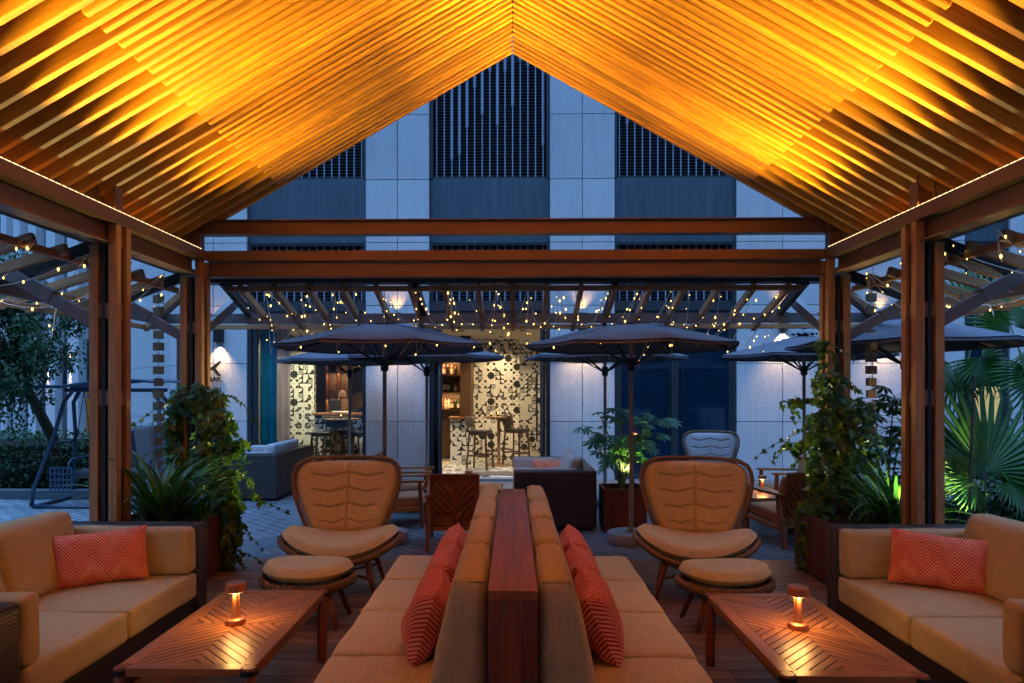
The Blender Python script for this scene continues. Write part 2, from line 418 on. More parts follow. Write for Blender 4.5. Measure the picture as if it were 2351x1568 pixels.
# ------------------------------------------------------------------ ground
GZ = -.10
MB().poly([(-60,-40,GZ),(60,-40,GZ),(60,60,GZ),(-60,60,GZ)]).build('pavement', M['pave'])['kind'] = 'structure'
b = MB(); y = -1.5; i = 0
while y < 6.22:
    x = -3.6
    while x < 3.4:
        L = min(random.choice((1.5, 2.1, 2.7)), 3.4-x); b.box(x+.001, x+L-.001, y, y+.112, -.024, 0); x += L
    y += .118
b.box(-3.6, 3.4, 6.225, 6.245, -.095, -.002)
tag(b.build('deck', M['deckw'], bevel=.003), kind='structure')
MB().box(-3.55, 3.35, -1.4, 6.2, -.09, -.05).build('deck_underlay', M['black'])['kind'] = 'structure'
# flagstone bands in the paving
b = MB(); z = GZ+.004
def band(p, q, w):
    p, q = Vector((*p, z)), Vector((*q, z)); d = (q-p).normalized(); n_ = Vector((-d.y, d.x, 0))*w/2
    b.poly([p-n_, q-n_, q+n_, p+n_])
band((-3.6, 6.56), (3.6, 6.56), .56)
band((-3.05, 6.85), (-1.35, 8.9), .55)
b.build('flagstone_band', M['slab'])['kind'] = 'structure'
# ------------------------------------------------------------------ pavilion
RZ, SL = 4.65, .572                       # ridge underside height and slope
def roofz(x): return RZ - SL*abs(x)
pav = thing('pavilion', 'timber slatted gable pavilion with bronze steel beams sheltering the lounge', 'pavilion', (0, 6.2, 0), world=True)
ang = math.atan(SL)
def board(L, w, d):
    return MB().box(0, L, -w/2, w/2, 0, d)
PITCH = .155
ys = [6.26 - PITCH*i for i in range(28)]
R0 = 3.34/cos(ang)                        # rafter length along the slope
I0 = 2.14/cos(ang)
raf = board(R0, .042, .15); inf = board(I0, .038, .146)
proto = {}
for i, y in enumerate(ys):
    for s in (1, -1):
        for nm, mb, yy in (('rafter', raf, y), ('infill_board', inf, y - PITCH/2)):
            if nm not in proto:
                o = mb.build(nm, M['cedar'], pav, bevel=.004, local=True); proto[nm] = o
            else:
                o = proto[nm].copy(); C.objects.link(o)
            dy = random.uniform(-.002, .002)
            o.location = (0, yy - 6.2 + dy, RZ + (0 if nm == 'rafter' else .004))
            o.rotation_euler = Euler((0, ang, 0)) if s > 0 else Euler((0, ang, pi))
b = MB()
for s in (1, -1):
    for y0, y1 in ((-5.0, 6.3),):
        e = 3.42
        b.poly([(0,y0,RZ+.185),(0,y1,RZ+.185),(s*e,y1,roofz(e)+.185),(s*e,y0,roofz(e)+.185)][::s])
        b.poly([(0,y0,RZ+.28),(0,y1,RZ+.28),(s*e,y1,roofz(e)+.28),(s*e,y0,roofz(e)+.28)][::-s])
    b.poly([(s*3.42,-5.0,roofz(3.42)+.185),(s*3.42,6.3,roofz(3.42)+.185),(s*3.42,6.3,roofz(3.42)+.28),(s*3.42,-5.0,roofz(3.42)+.28)])
b.build('roof_deck', M['brownwall'], pav)
# closed boarding of the roof above and behind the camera
b = MB()
for s in (1, -1):
    b.poly([(0,-5.0,RZ+.01),(0,1.9,RZ+.01),(s*3.34,1.9,roofz(3.34)+.01),(s*3.34,-5.0,roofz(3.34)+.01)][::s])
b.build('rear_boarding', M['cedar'], pav)
GX = 2.80
YF = 6.18
led_parts = []
for s in (1, -1):
    b = MB()
    b.box(*sorted((s*GX, s*(GX+.006))), -5.0, YF+.001, 2.735, 2.825)
    b.box(*sorted((s*(GX+.006), s*(GX+.24))), -5.0, YF-.002, 2.735, 2.745)
    b.box(*sorted((s*(GX+.24), s*(GX+.246))), -5.0, YF+.2, 2.735, 2.85)
    gut = b.build('gutter', M['steel'], pav)
    pts = [(s*(GX+.014), yy, 2.829) for yy in (-5.0, 2.0, 6.12)]
    MB().tube(pts, .007, 6).build('led_strip', M['led'], gut)
    k = MB()
    yy = 2.4
    while yy < 6.1: k.box(*sorted((s*(GX+.005), s*(GX+.023))), yy, yy+.004, 2.8265, 2.8375); yy += .06
    k.build('led_clip', M['steel'], gut)
    MB().box(*sorted((s*(GX+.085), s*(GX+.10))), -5.0, 6.10, 2.605, 2.733).box(*sorted((s*(GX+.03), s*(GX+.155))), -5.0, 6.10, 2.590, 2.604).build('side_beam', M['steel'], pav, bevel=.003)
    MB().box(*sorted((s*(GX+.22), s*(GX+.36))), 2.0, 6.5, 2.640, 2.700).build('outer_beam', M['steel_dk'], pav)
    # posts: four timbers round a steel core
    for yc in (6.205, 4.885):
        xc = s*(GX+.105)
        p = MB().box(xc-.014, xc+.014, yc-.085, yc+.085, 0, 2.58).box(xc-.085, xc-.016, yc-.012, yc+.012, 0, 2.58).box(xc+.016, xc+.085, yc-.012, yc+.012, 0, 2.58).build('post_core', M['steel_dk'], pav)
        for ox in (-1, 1):
            for oy in (-1, 1):
                inner = (ox == -s)
                MB().box(xc+ox*.068-.031, xc+ox*.068+.031, yc+oy*.062-.031, yc+oy*.062+.031, 0, 2.733 if inner else 2.588).build('post_timber', M['post'], p, bevel=.004)
        for zc in (.50, 1.50, 2.12, .02):
            MB().box(xc-.088, xc+.088, yc-.027, yc+.027, zc-.055, zc+.055).box(xc-.033, xc+.033, yc-.084, yc+.084, zc-.054, zc+.054).build('post_spacer', M['steel'], p)
        # stub carrying the rafters
        b = MB().box(xc-.055, xc+.055, yc-.006, yc+.006, 2.746, roofz(xc)+.05)
        b.box(xc-.063, xc-.056, yc-.05, yc+.05, 2.746, roofz(xc)+.08).box(xc+.056, xc+.063, yc-.05, yc+.05, 2.746, roofz(xc)+.03)
        b.build('roof_stub', M['steel'], pav)
# front beams across the gable
b = MB()
b.box(-GX-.001, GX+.001, YF, YF+.006, 2.735, 2.825).box(-GX, GX, YF+.006, YF+.2, 2.735, 2.744).box(-GX, GX, YF+.2, YF+.206, 2.735, 2.85)
b.build('gutter', M['steel'], pav)
MB().box(-GX, GX, YF+.06, YF+.072, 2.604, 2.733).box(-GX, GX, YF+.01, YF+.13, 2.590, 2.603).build('front_beam', M['steel'], pav, bevel=.003)
MB().box(-GX-.2, GX+.2, YF+.24, YF+.42, 2.575, 2.655).build('outer_beam', M['steel_dk'], pav)
b = MB().box(-2.93, 2.93, YF+.05, YF+.062, 2.985, 3.10).box(-2.9, 2.9, YF, YF+.11, 3.101, 3.112).box(-2.93, 2.93, YF, YF+.11, 2.975, 2.984)
b.build('tie_beam', M['steel'], pav, bevel=.002)
# pergola awning: front and both sides
def prafter(p, q):
    p, q = Vector(p), Vector(q); L = (q-p).length
    o = MB().box(0, L, -.022, .022, -.036, .036).build('pergola_rafter', M['pergola'], pav, bevel=.003, local=True)
    o.location = p - OFF[pav.name]; o.rotation_euler = (q-p).to_track_quat('X', 'Z').to_euler()
PT, PB = (6.50, 2.545), (7.50, 2.235)
n_ = 17
for i in range(n_):
    x = -2.62 + 5.24*i/(n_-1)
    prafter((x, *PT), (x, *PB))
ys2 = [6.05 - .33*i for i in range(12)]
for s in (1, -1):
    for y in ys2: prafter((s*3.12, y, 2.545), (s*4.12, y, 2.235))
    prafter((s*3.05, 6.42, 2.545), (s*4.02, 7.42, 2.235))
    MB().bar((s*3.2, 2.3, 2.505), (s*3.2, 6.45, 2.505), .05, .05).build('pergola_rail', M['pergola_y'], pav, bevel=.003)
    MB().bar((s*4.02, 2.3, 2.245), (s*4.02, 7.40, 2.245), .05, .05).build('pergola_rail', M['pergola_y'], pav, bevel=.003)
    MB().bar((s*3.72, 2.3, 2.30), (s*3.72, 7.1, 2.30), .05, .10).build('pergola_steel_rail', M['greysteel'], pav)
    for yc in (6.205, 4.885):   # knee braces out to the side
        br = MB().bar((s*(GX+.20), yc, 2.03), (s*3.72, yc, 2.44), .055, .085).build('knee_brace', M['greysteel'], pav, bevel=.003)
        MB().bar((s*3.32, yc, 2.222), (s*3.72, yc, 2.44), .068, .098).build('brace_sleeve', M['greysteel'], br, bevel=.003)
        MB().bar((s*(GX+.2), yc, 2.60), (s*3.85, yc, 2.29), .05, .09).build('pergola_arm', M['steel_dk'], pav)
    xc = s*(GX+.1)              # knee brace outwards from the front posts
    br = MB().bar((xc, 6.30, 2.08), (xc, 7.06, 2.46), .055, .085).build('knee_brace', M['greysteel'], pav, bevel=.003)
    MB().bar((xc, 6.62, 2.24), (xc, 7.06, 2.46), .068, .098).build('brace_sleeve', M['greysteel'], br, bevel=.003)
    MB().bar((s*2.95, 6.4, 2.60), (s*3.95, 7.36, 2.27), .05, .09).build('pergola_arm', M['steel_dk'], pav)
for x in (-2.78, -.93, .98, 2.78):
    MB().bar((x, 6.5, 2.60), (x, 7.28, 2.33), .05, .09).build('pergola_arm', M['steel_dk'], pav)
MB().bar((-2.75, 6.56, 2.535), (2.75, 6.56, 2.535), .05, .05).build('pergola_rail', M['pergola'], pav, bevel=.003)
MB().bar((-3.7, 7.16, 2.31), (3.7, 7.16, 2.31), .05, .10).build('pergola_steel_rail', M['greysteel'], pav)
MB().bar((-3.95, 7.40, 2.245), (3.95, 7.40, 2.245), .05, .05).build('pergola_rail', M['pergola'], pav, bevel=.003)
# up-lights standing in the gutters: linear washers and spots
WARM = (1.0, .52, .04)
for (x, yy, k) in ((-1, 1.9, 1), (-1, 3.2, 1), (-1, 4.42, 1), (1, 1.7, 1), (1, 3.05, 1), (1, 5.35, 1)):
    up = MB().lathe([(.03, 0), (.036, .04), (.034, .06)], (x*(GX+.10), yy, 2.746), 14).build('roof_spotlight', M['steel_dk'], pav)
    lamp('roof_spot_lamp', 'SPOT', (x*(GX+.05), yy, 2.835), SPOT_W*k, (1, .52, .04), (0, yy, 2.835+2.85*math.tan(radians(24))), pav, spot_size=radians(58), spot_blend=.7, shadow_soft_size=.025)
for s in (1, -1):
    for yy in ((1.2, 2.6, 3.9, 5.2)):
        MB().box(*sorted((s*(GX+.15), s*(GX+.20))), yy-.45, yy+.45, 2.746, 2.765).build('roof_washer', M['steel_dk'], pav)
        lamp('roof_washer_lamp', 'AREA', (s*(GX+.12), yy, 2.78), UP_W*(.55 if s < 0 and yy > 5 else 1), WARM, (-s*.9, yy, 3.9), pav, shape='RECTANGLE', size=.9, size_y=.04, spread=radians(70))
# ------------------------------------------------------------------ rain chains
def chain(loc, label):
    t = thing('rain_chain', label, 'rain chain', loc, 0, 'rain chains at the pavilion corners')
    z = 0
    MB().tube([(0,0,0), (0,0,-.06)], .004, 6).build('hook', M['steel_dk'], t)
    z = -.06; i = 0
    while loc[2]+z > .1:
        c = MB(); w = .036; h = .078
        for a, bb in (((-w,-w),(w,-w)), ((w,-w),(w,w)), ((w,w),(-w,w)), ((-w,w),(-w,-w))):
            c.bar((a[0],a[1],z-h/2), (bb[0],bb[1],z-h/2), .003, h)
        c.tube([(-.012,0,z), (-.014,0,z+.02), (.014,0,z+.02), (.012,0,z)], .003, 5).tube([(-w,0,z-.004), (w,0,z-.004)], .003, 5)
        o = c.build('chain_cup', M['chain'], t)
        o.rotation_euler = (0, 0, random.uniform(-.5, .5)); z -= .118
M['chain'] = plain('chain_bronze', (.20,.12,.065), .45, .5)
p = at(364, 640, 6.75); chain((p.x, 6.75, 2.56), 'square cup rain chain beside the swing seat')
p = at(2000, 640, 6.75); chain((p.x, 6.75, 2.56), 'square cup rain chain beside the palmate shrub')
# ------------------------------------------------------------------ hotel building
YW = 12.6
bld = thing('hotel_building', 'pale stone hotel facade with dark louvres and a lit tiled bar', 'building', (0, YW, 0), world=True)
zj = [GZ, .982, 2.053, 3.126, 4.292, 5.458, 6.656, 7.83, 9.0]
M['joint'] = plain('joint_mortar', (.10,.105,.115), .9)
def pier(edges):
    b = MB()
    for i in range(len(edges)-1):
        for k in range(len(zj)-1):
            b.box(edges[i]+(.006 if i else 0), edges[i+1]-(.006 if i < len(edges)-2 else 0), YW, YW+.05, zj[k]+.006, zj[k+1]-.006)
    o = b.build('stone_pier', M['stone'], bld, bevel=.002)
    MB().box(edges[0]+.001, edges[-1]-.001, YW+.0505, YW+.7, GZ, 9.0).build('pier_core', M['joint'], o)
    return o
X = {k: fx(k) for k in (566, 840, 985, 1263, 1411, 1692, 1797, 2215, 2320, 2560)}
xl = -5.85
pier([xl, X[566]-.62, X[566]]); pier([X[840], fx(912.5), X[985]]); pier([X[1263], fx(1337), X[1411]])
pier([X[1692], X[1797], X[1797]+.82, X[1797]+1.64, X[1797]+2.46, X[2215]]); pier([X[2320], X[2320]+.8, X[2560]])
BREAK = [2.0, 1.2, .45, 1.55, 2.15, 1.35, 2.0, .95, 1.8, .6, 2.2, 1.0, 1.7, .35, 1.45, 2.1]
bays = [(X[566], X[840]), (X[985], X[1263]), (X[1411], X[1692]), (X[2215], X[2320])]
for bi, (a, c) in enumerate(bays):
    MB().box(a+.004, c-.004, YW+.10, YW+.16, 4.305, 5.495).build('spandrel_panel', M['panel'], bld, bevel=.003)
    for nm, z0, z1 in (('louvre_panel', 5.506, 8.95), ('louvre_panel', 3.20, 4.292)):
        b = MB().box(a+.02, c-.02, YW+.36, YW+.40, z0, z1)
        lv = b.build(nm, M['black'], bld)
        s_ = MB(); z = z0+.03
        while z < min(z1, 7.9)-.02:
            s_.poly([(a+.06, YW+.24, z), (c-.06, YW+.24, z), (c-.06, YW+.30, z+.035), (a+.06, YW+.30, z+.035)])
            s_.poly([(a+.06, YW+.24, z-.008), (c-.06, YW+.24, z-.008), (c-.06, YW+.24, z), (a+.06, YW+.24, z)])
            z += .058
        s_.build('louvre_slat', M['louvre'], lv)
        f_ = MB().box(a, a+.06, YW+.08, YW+.35, z0, z1).box(c-.06, c, YW+.08, YW+.35, z0, z1).box(a+.06, c-.06, YW+.12, YW+.35, z0-.012, z0+.03).box(a+.06, c-.06, YW+.12, YW+.35, z1-.03, z1)
        f_.build('louvre_frame', M['frame'], lv)
        r_ = MB(); n = int(round((c-a-.24)/.144)); st = (c-a-.24)/max(1, n)
        for i in range(n+1):
            x = a+.12+st*i
            if nm == 'louvre_panel' and z0 > 5:
                zb = z0 + .02 + BREAK[(i*5+bi*3) % 16]*1.0
                r_.tube([(x, YW+.2, z0+.02), (x, YW+.2, zb)], .012, 6).tube([(x, YW+.2, zb-.02), (x, YW+.2, zb+.01), (x, YW+.2, zb+.03), (x, YW+.2, z1-.03)], [.012,.026,.028,.028], 8)
            else: r_.tube([(x, YW+.2, z0+.02), (x, YW+.2, z1-.02)], .014, 6)
        r_.build('louvre_rod', M['rod'], lv, auto=40)
    MB().box(a+.003, c-.003, YW+.06, YW+.34, 2.78, 3.185).box(a+.003, c-.003, YW+.03, YW+.06, 3.03, 3.08).box(a+.003, c-.003, YW+.03, YW+.06, 2.78, 2.83).build('shopfront_head', M['frame'], bld)
    for e in (a+.002, c-.07): MB().box(e, e+.068, YW+.04, YW+.2, GZ, 2.779).build('shopfront_frame', M['frame'], bld)
# --- bar interior: floor, ceiling, walls
FZ = -.05
a0, c0 = -6.3, X[1263]+.25
MB().box(a0, c0, YW+.05, 18.2, FZ-.04, FZ).build('tiled_floor', M['tile'], bld)
MB().box(X[985]+.07, X[1263]-.07, YW-.18, YW+.045, GZ, FZ-.004).build('door_threshold', M['granite'], bld)
MB().box(a0, c0, YW+.34, 18.2, 2.75, 2.80).build('bar_ceiling', M['cream'], bld)
xm = fx(1240)                              # right-hand return
MB().box(fx(1087, 15.8), fx(1193, 15.8), 15.8, 16.0, FZ, 2.75).build('tiled_wall', M['tile'], bld)
MB().box(fx(1140, 17.6), c0+.6, 17.6, 17.8, FZ, 2.75).build('tiled_wall', M['tile'], bld)
MB().box(c0, c0+.1, YW+.3, 17.6, FZ, 2.75).build('tiled_wall', M['tile'], bld)
MB().box(a0-.1, a0, YW+.3, 18.2, FZ, 2.75).box(a0, fx(1087, 15.8), 16.3, 16.4, FZ, 2.75).build('panelled_wall', M['brownwall'], bld)
MB().box(fx(612, 14.6), fx(721, 14.6), 14.6, 14.75, FZ, 2.75).box(fx(655,14.6)-.12, fx(655,14.6), 14.0, 14.6, FZ, 2.75).build('tiled_wall', M['tile'], bld)
MB().box(fx(1063, 15.75), fx(1087, 15.75)-.002, 14.9, 15.79, .98, 2.75).build('panelled_wall', M['brownwall'], bld)
# left window: glazing bars and pane; right double doors
a, c = bays[0]
MB().box(a+.07, a+.16, YW+.10, YW+.16, GZ, 2.779).box(a+.07, c-.07, YW+.08, YW+.16, GZ, GZ+.07).build('window_frame', M['frame'], bld)
MB().box(a+.16, c-.07, YW+.115, YW+.125, GZ+.07, 2.779).build('window_pane', M['glass'], bld)
g_ = G('night_glass', .04, 0, .6); nz = g_.noise(g_.obj(), 1.1, 3); g_.col(g_.mix(nz, (.002,.010,.022), (.004,.024,.045))); M['nightglass'] = g_.m
for a, c in (bays[2], bays[3]):
    m_ = (a+c)/2
    for x0, x1, hx in ((a+.07, m_-.006, m_-.13), (m_+.006, c-.07, m_+.13)):
        d = MB().box(x0, x0+.06, YW+.06, YW+.12, GZ+.02, 2.775).box(x1-.06, x1, YW+.06, YW+.12, GZ+.02, 2.775).box(x0+.06, x1-.06, YW+.06, YW+.12, GZ+.02, GZ+.1).box(x0+.06, x1-.06, YW+.06, YW+.12, 2.70, 2.775).build('door_leaf', M['frame'], bld, bevel=.003)
        MB().box(x0+.06, x1-.06, YW+.085, YW+.095, GZ+.1, 2.70).build('door_pane', M['nightglass'], d)
        if c < 5: MB().tube([(hx, YW+.06, .75), (hx, YW+.0, .75), (hx, YW+.0, 1.95), (hx, YW+.06, 1.95)], .014, 8).build('door_handle', M['steel_dk'], d)
# pale blind glowing in the lower half of the far right window
a, c = bays[3]; MB().box(a+.15, c-.15, YW+.03, YW+.05, .95, 1.62).build('window_blind', emit('blind_glow', (.95,.85,.42), .45, False), bld)
# folded glass leaves of the open bar entrance
a, c = bays[1]
for j, (x, rz, dep) in enumerate(((a+.08, radians(-68), .5), (c-.10, radians(-98), .62), (c-.16, radians(-92), .62))):
    d = MB(); w = dep
    d.box(0, .05, -.02, .02, 0, 2.78).box(w-.05, w, -.02, .02, 0, 2.78).box(.05, w-.05, -.02, .02, 0, .08).box(.05, w-.05, -.02, .02, 2.7, 2.78)
    d = d.build('door_leaf', M['frame'], bld, bevel=.002, local=True)
    d.location = (x, .04 if j == 0 else .06+.05*j, FZ); d.rotation_euler = (0, 0, rz)
    MB().box(.05, w-.05, -.004, .004, .08, 2.7).build('door_pane', M['glass'], d, local=True)
    MB().tube([(w-.06, -.02, .7), (w-.06, -.08, .7), (w-.06, -.08, 1.9), (w-.06, -.02, 1.9)], .014, 8).build('door_handle', M['steel_dk'], d, local=True)
# left wing receding at 45 degrees
ww = Vector((-.7071, .7071, 0)); wn = Vector((.7071, .7071, 0)); O0 = Vector((-5.85, YW, 0))
def wp(s, d, z): q = O0 + ww*s + wn*d; return (q.x, q.y, z)
def wbox(b, s0, s1, d0, d1, z0, z1):
    q = len(b.v); b.v += [wp(s0,d0,z0), wp(s1,d0,z0), wp(s1,d1,z0), wp(s0,d1,z0), wp(s0,d0,z1), wp(s1,d0,z1), wp(s1,d1,z1), wp(s0,d1,z1)]
    for k in ((0,1,2,3),(7,6,5,4),(0,4,5,1),(1,5,6,2),(2,6,7,3),(3,7,4,0)): b.f.append(tuple(q+i for i in k))
segs = [(0, 1.35), (1.35, 2.7), (2.7, 4.05), (4.05, 5.15)]
L_ = 2**.5
b = MB()
for s0, s1 in [(0,1.5),(1.5,3.2),(3.2,5.0),(5.0,6.9)]:
    for k in range(len(zj)-1): wbox(b, s0+.004, s1-.004, 0, .05, zj[k]+.005, zj[k+1]-.005)
wbox(b, 0, 6.9, .012, .6, GZ, 9.0)
b.build('wing_wall', M['stone'], bld)
def wbay(s0, s1, door=False):
    b = MB(); wbox(b, s0, s1, .25, .5, GZ, 9.0); wb = b.build('wing_bay', M['panel'], bld)
    b = MB(); wbox(b, s0+.25, s1-.25, .15, .24, GZ, 3.0); b.build('wing_window', M['frame'], wb)
    b = MB(); wbox(b, s0+.38, s1-.38, .11, .148, 1.75, 2.9); b.build('wing_pane', M['nightglass'], wb)
    if door:
        b = MB(); wbox(b, s0+.38, s1-.38, .11, .148, .0, 1.35); b.build('wing_door', M['glowwall'], wb)
        b = MB(); wbox(b, s0+.42, s1-.38, .11, .149, 1.45, 1.66); b.build('wing_blind', M['glowwall'], wb)
        b = MB(); wbox(b, s0+.52, s0+.58, .02, .06, .3, 1.2); b.build('wing_door_handle', M['steel_dk'], wb)
M['glowwall'] = emit('lit_lobby', (.85,.55,.26), .09, False)
wbay(6.9, 8.9, True)
s = 8.9
for k in range(5):
    b = MB(); wbox(b, s, s+1.3, 0, .5, GZ, 9.0); b.build('wing_wall', M['stone'], bld)
    wbay(s+1.3, s+2.9); s += 2.9
# ------------------------------------------------------------------ wall sconces, sign
def sconce(loc, label, rot=0, up=60, dn=60):
    t = thing('wall_sconce', label, 'wall light', loc, rot, 'up-and-down wall lights on the stone piers')
    MB().box(-.08, .08, -.10, 0, -.30, .0).box(-.05, .05, -.001, .02, -.22, -.08).build('housing', M['steel_dk'], t, bevel=.004)
    lamp('sconce_uplight', 'SPOT', (0, -.075, .012), up, (1, .52, .15), (0, -.02, 1), t, spot_size=radians(95), spot_blend=.9, shadow_soft_size=.03)
    lamp('sconce_downlight', 'SPOT', (0, -.085, -.312), dn, (1, .64, .30), (0, -.02, -1), t, spot_size=radians(88), spot_blend=1.0, shadow_soft_size=.03)
for px, lb, u, d in ((912, 'bronze box light on the pier between the bar window and the open door', 1, 1), (1337, 'bronze box light on the pier between the open door and the dark doors', 1, 1.15), (1797, 'bronze box light on the wide pier right of the dark doors', 1.3, 1), (505, 'bronze box light above the wall sign', .5, .5), (2020, 'bronze box light on the pier behind the right rain chain', .7, 1)):
    p = at(px, 0, YW); sconce((p.x, YW-.001, 2.98 if px != 505 else 2.75), lb, 0, SC_UP*u, SC_DN*d)
q = O0 + ww*9.9 - wn*.002
sconce((q.x, q.y, 2.45), 'bronze box light on the far angled wing behind the tree', radians(45), SC_UP*1.6, SC_DN*1.6)
q = O0 + ww*12.8 - wn*.002
sconce((q.x, q.y, 2.45), 'bronze box light farthest along the angled wing', radians(45), SC_UP*1.6, SC_DN*1.6)
sg = thing('wall_sign', 'raised bronze letters and K emblem on the stone by the bar window', 'sign', (at(492,0,YW).x, YW, 0), world=False)
M['sign'] = plain('sign_bronze', (.09,.055,.04), .4, .4)
def text(s, loc, size, parent, name):
    cu = bpy.data.curves.new(name, 'FONT'); cu.body = s; cu.size = size; cu.extrude = .012; cu.align_x = 'LEFT'; cu.offset = .003
    tmp = bpy.data.objects.new(name+'_t', cu); C.objects.link(tmp)
    dg = bpy.context.evaluated_depsgraph_get(); me = bpy.data.meshes.new_from_object(tmp.evaluated_get(dg)); bpy.data.objects.remove(tmp); bpy.data.curves.remove(cu)
    me.name = name; me.materials.clear(); me.materials.append(M['sign'])
    o = bpy.data.objects.new(name, me); C.objects.link(o); o.parent = parent; o.location = loc; o.rotation_euler = (pi/2, 0, 0); return o
def sx(px): return at(px, 0, YW).x - sg.location.x
def sz(py): return at(490, py, YW).z
text('BAR', (sx(481), -.045, sz(876)), .125, sg, 'letters')
text('OTHAI', (sx(463), -.045, sz(900)), .125, sg, 'letters')
# the K emblem: a tapering stroke and a forked leaf stroke
b = MB()
def stroke(pts, ws, th=.03):
    q = len(b.v); m = len(pts)
    for yy in (-.075, -.045):
        for (px, py), w in zip(pts, ws):
            i = pts.index((px,py)); a = pts[max(0,i-1)]; c = pts[min(m-1,i+1)]
            dx, dy = c[0]-a[0], c[1]-a[1]; l = hypot(dx, dy); nx, ny = -dy/l*w, dx/l*w
            b.v.append((sx(px+nx), yy, sz(py+ny))); b.v.append((sx(px-nx), yy, sz(py-ny)))
    n2 = 2*m
    for i in range(m-1):
        k = 2*i
        b.f += [(q+k, q+k+1, q+k+3, q+k+2), (q+n2+k+2, q+n2+k+3, q+n2+k+1, q+n2+k), (q+k, q+k+2, q+n2+k+2, q+n2+k), (q+k+3, q+k+1, q+n2+k+1, q+n2+k+3)]
    b.f += [(q, q+n2, q+n2+1, q+1), (q+2*m-2, q+2*m-1, q+n2+2*m-1, q+n2+2*m-2)]
stroke([(476,830),(478.5,845),(479.5,862)], [4,3.4,2.4])
stroke([(481,849),(488,847.5),(496,843),(504,835),(509.5,828.5)], [2.6,3.2,3.6,3.0,1.4])
stroke([(494,846),(499,853),(505,860.5),(510,863)], [3.4,3.6,3.0,1.4])
b.build('emblem', M['sign'], sg)
# ------------------------------------------------------------------ wicker sofas (front towards -Y, width along X)
def make_sofa(label, loc, rz, W=1.83, mat='sofa', hue=None, back_lean=.20):
    D = .98; t = thing('wicker_sofa', label, 'sofa', loc, rz, 'dark wicker sofas')
    wk = M['wicker']; a = .16; H = .71
    MB().box(-W/2+a, W/2-a, -D/2+.02, D/2-.13, .05, .265).build('base', wk, t, bevel=.01)
    for s in (-1, 1):
        MB().box(*sorted((s*W/2, s*(W/2-a+.002))), -D/2, D/2, .03, H).build('arm', wk, t, bevel=.025)
    MB().box(-W/2+a, W/2-a, D/2-.13, D/2, .03, H).build('back', wk, t, bevel=.02)
    for x in (-W/2+.08, W/2-.08):
        for y in (-D/2+.08, D/2-.08): MB().box(x-.025, x+.025, y-.025, y+.025, 0, .03).build('foot', M['steel_dk'], t)
    f = M[mat]; iw = W-2*a; ac = .115; n = 2; sw = iw/n
    for i in range(n):
        cx = -iw/2+sw*(i+.5)
        o = MB().cushion((cx, -.075, .345), (sw/2-.003, D/2-.07, .078), .028, .014, 2).build('seat_cushion', f, t, smooth=True)
        z = .345+.078-.014; q = [(cx+sx_*(sw/2-.012), -.075+sy_*(D/2-.079), z) for sx_, sy_ in ((-1,-1),(1,-1),(1,1),(-1,1))]
        MB().tube(q, .0045, 5, closed=True).build('piping', f, o, smooth=True)
    bw = (iw-2*ac)/n
    for i in range(n):
        cx = -iw/2+ac+bw*(i+.5)
        MB().cushion((cx, D/2-.24, .625), (bw/2-.003, .095, .205), .05, .028, 1, fn=lambda p: (p.x, p.y*(1-.25*(p.z/.205)) + back_lean*(p.z), p.z)).build('back_cushion', f, t, smooth=True)
    for s in (-1, 1):
        MB().cushion((s*(iw/2-ac/2), -.10, .570), (ac/2, D/2-.10, .143), .032, .012, 0).build('arm_cushion', f, t, smooth=True)
    return t
make_sofa('dark wicker sofa with tan cushions in front of the dense strap-leaved plant', (-2.455, 3.465, 0), pi/2)
make_sofa('dark wicker sofa with tan cushions in front of the large fan palm', (2.475, 3.45, 0), -pi/2)
make_sofa('dark wicker sofa with pale cushions seen from behind beside the lit bar window', (-4.0, 11.0, GZ), -pi/2, 1.75, 'greyfab')
make_sofa('dark wicker sofa holding an orange pillow beside the terrace planter', (.50, 8.92, GZ), -pi/2, 1.76, 'taupe')
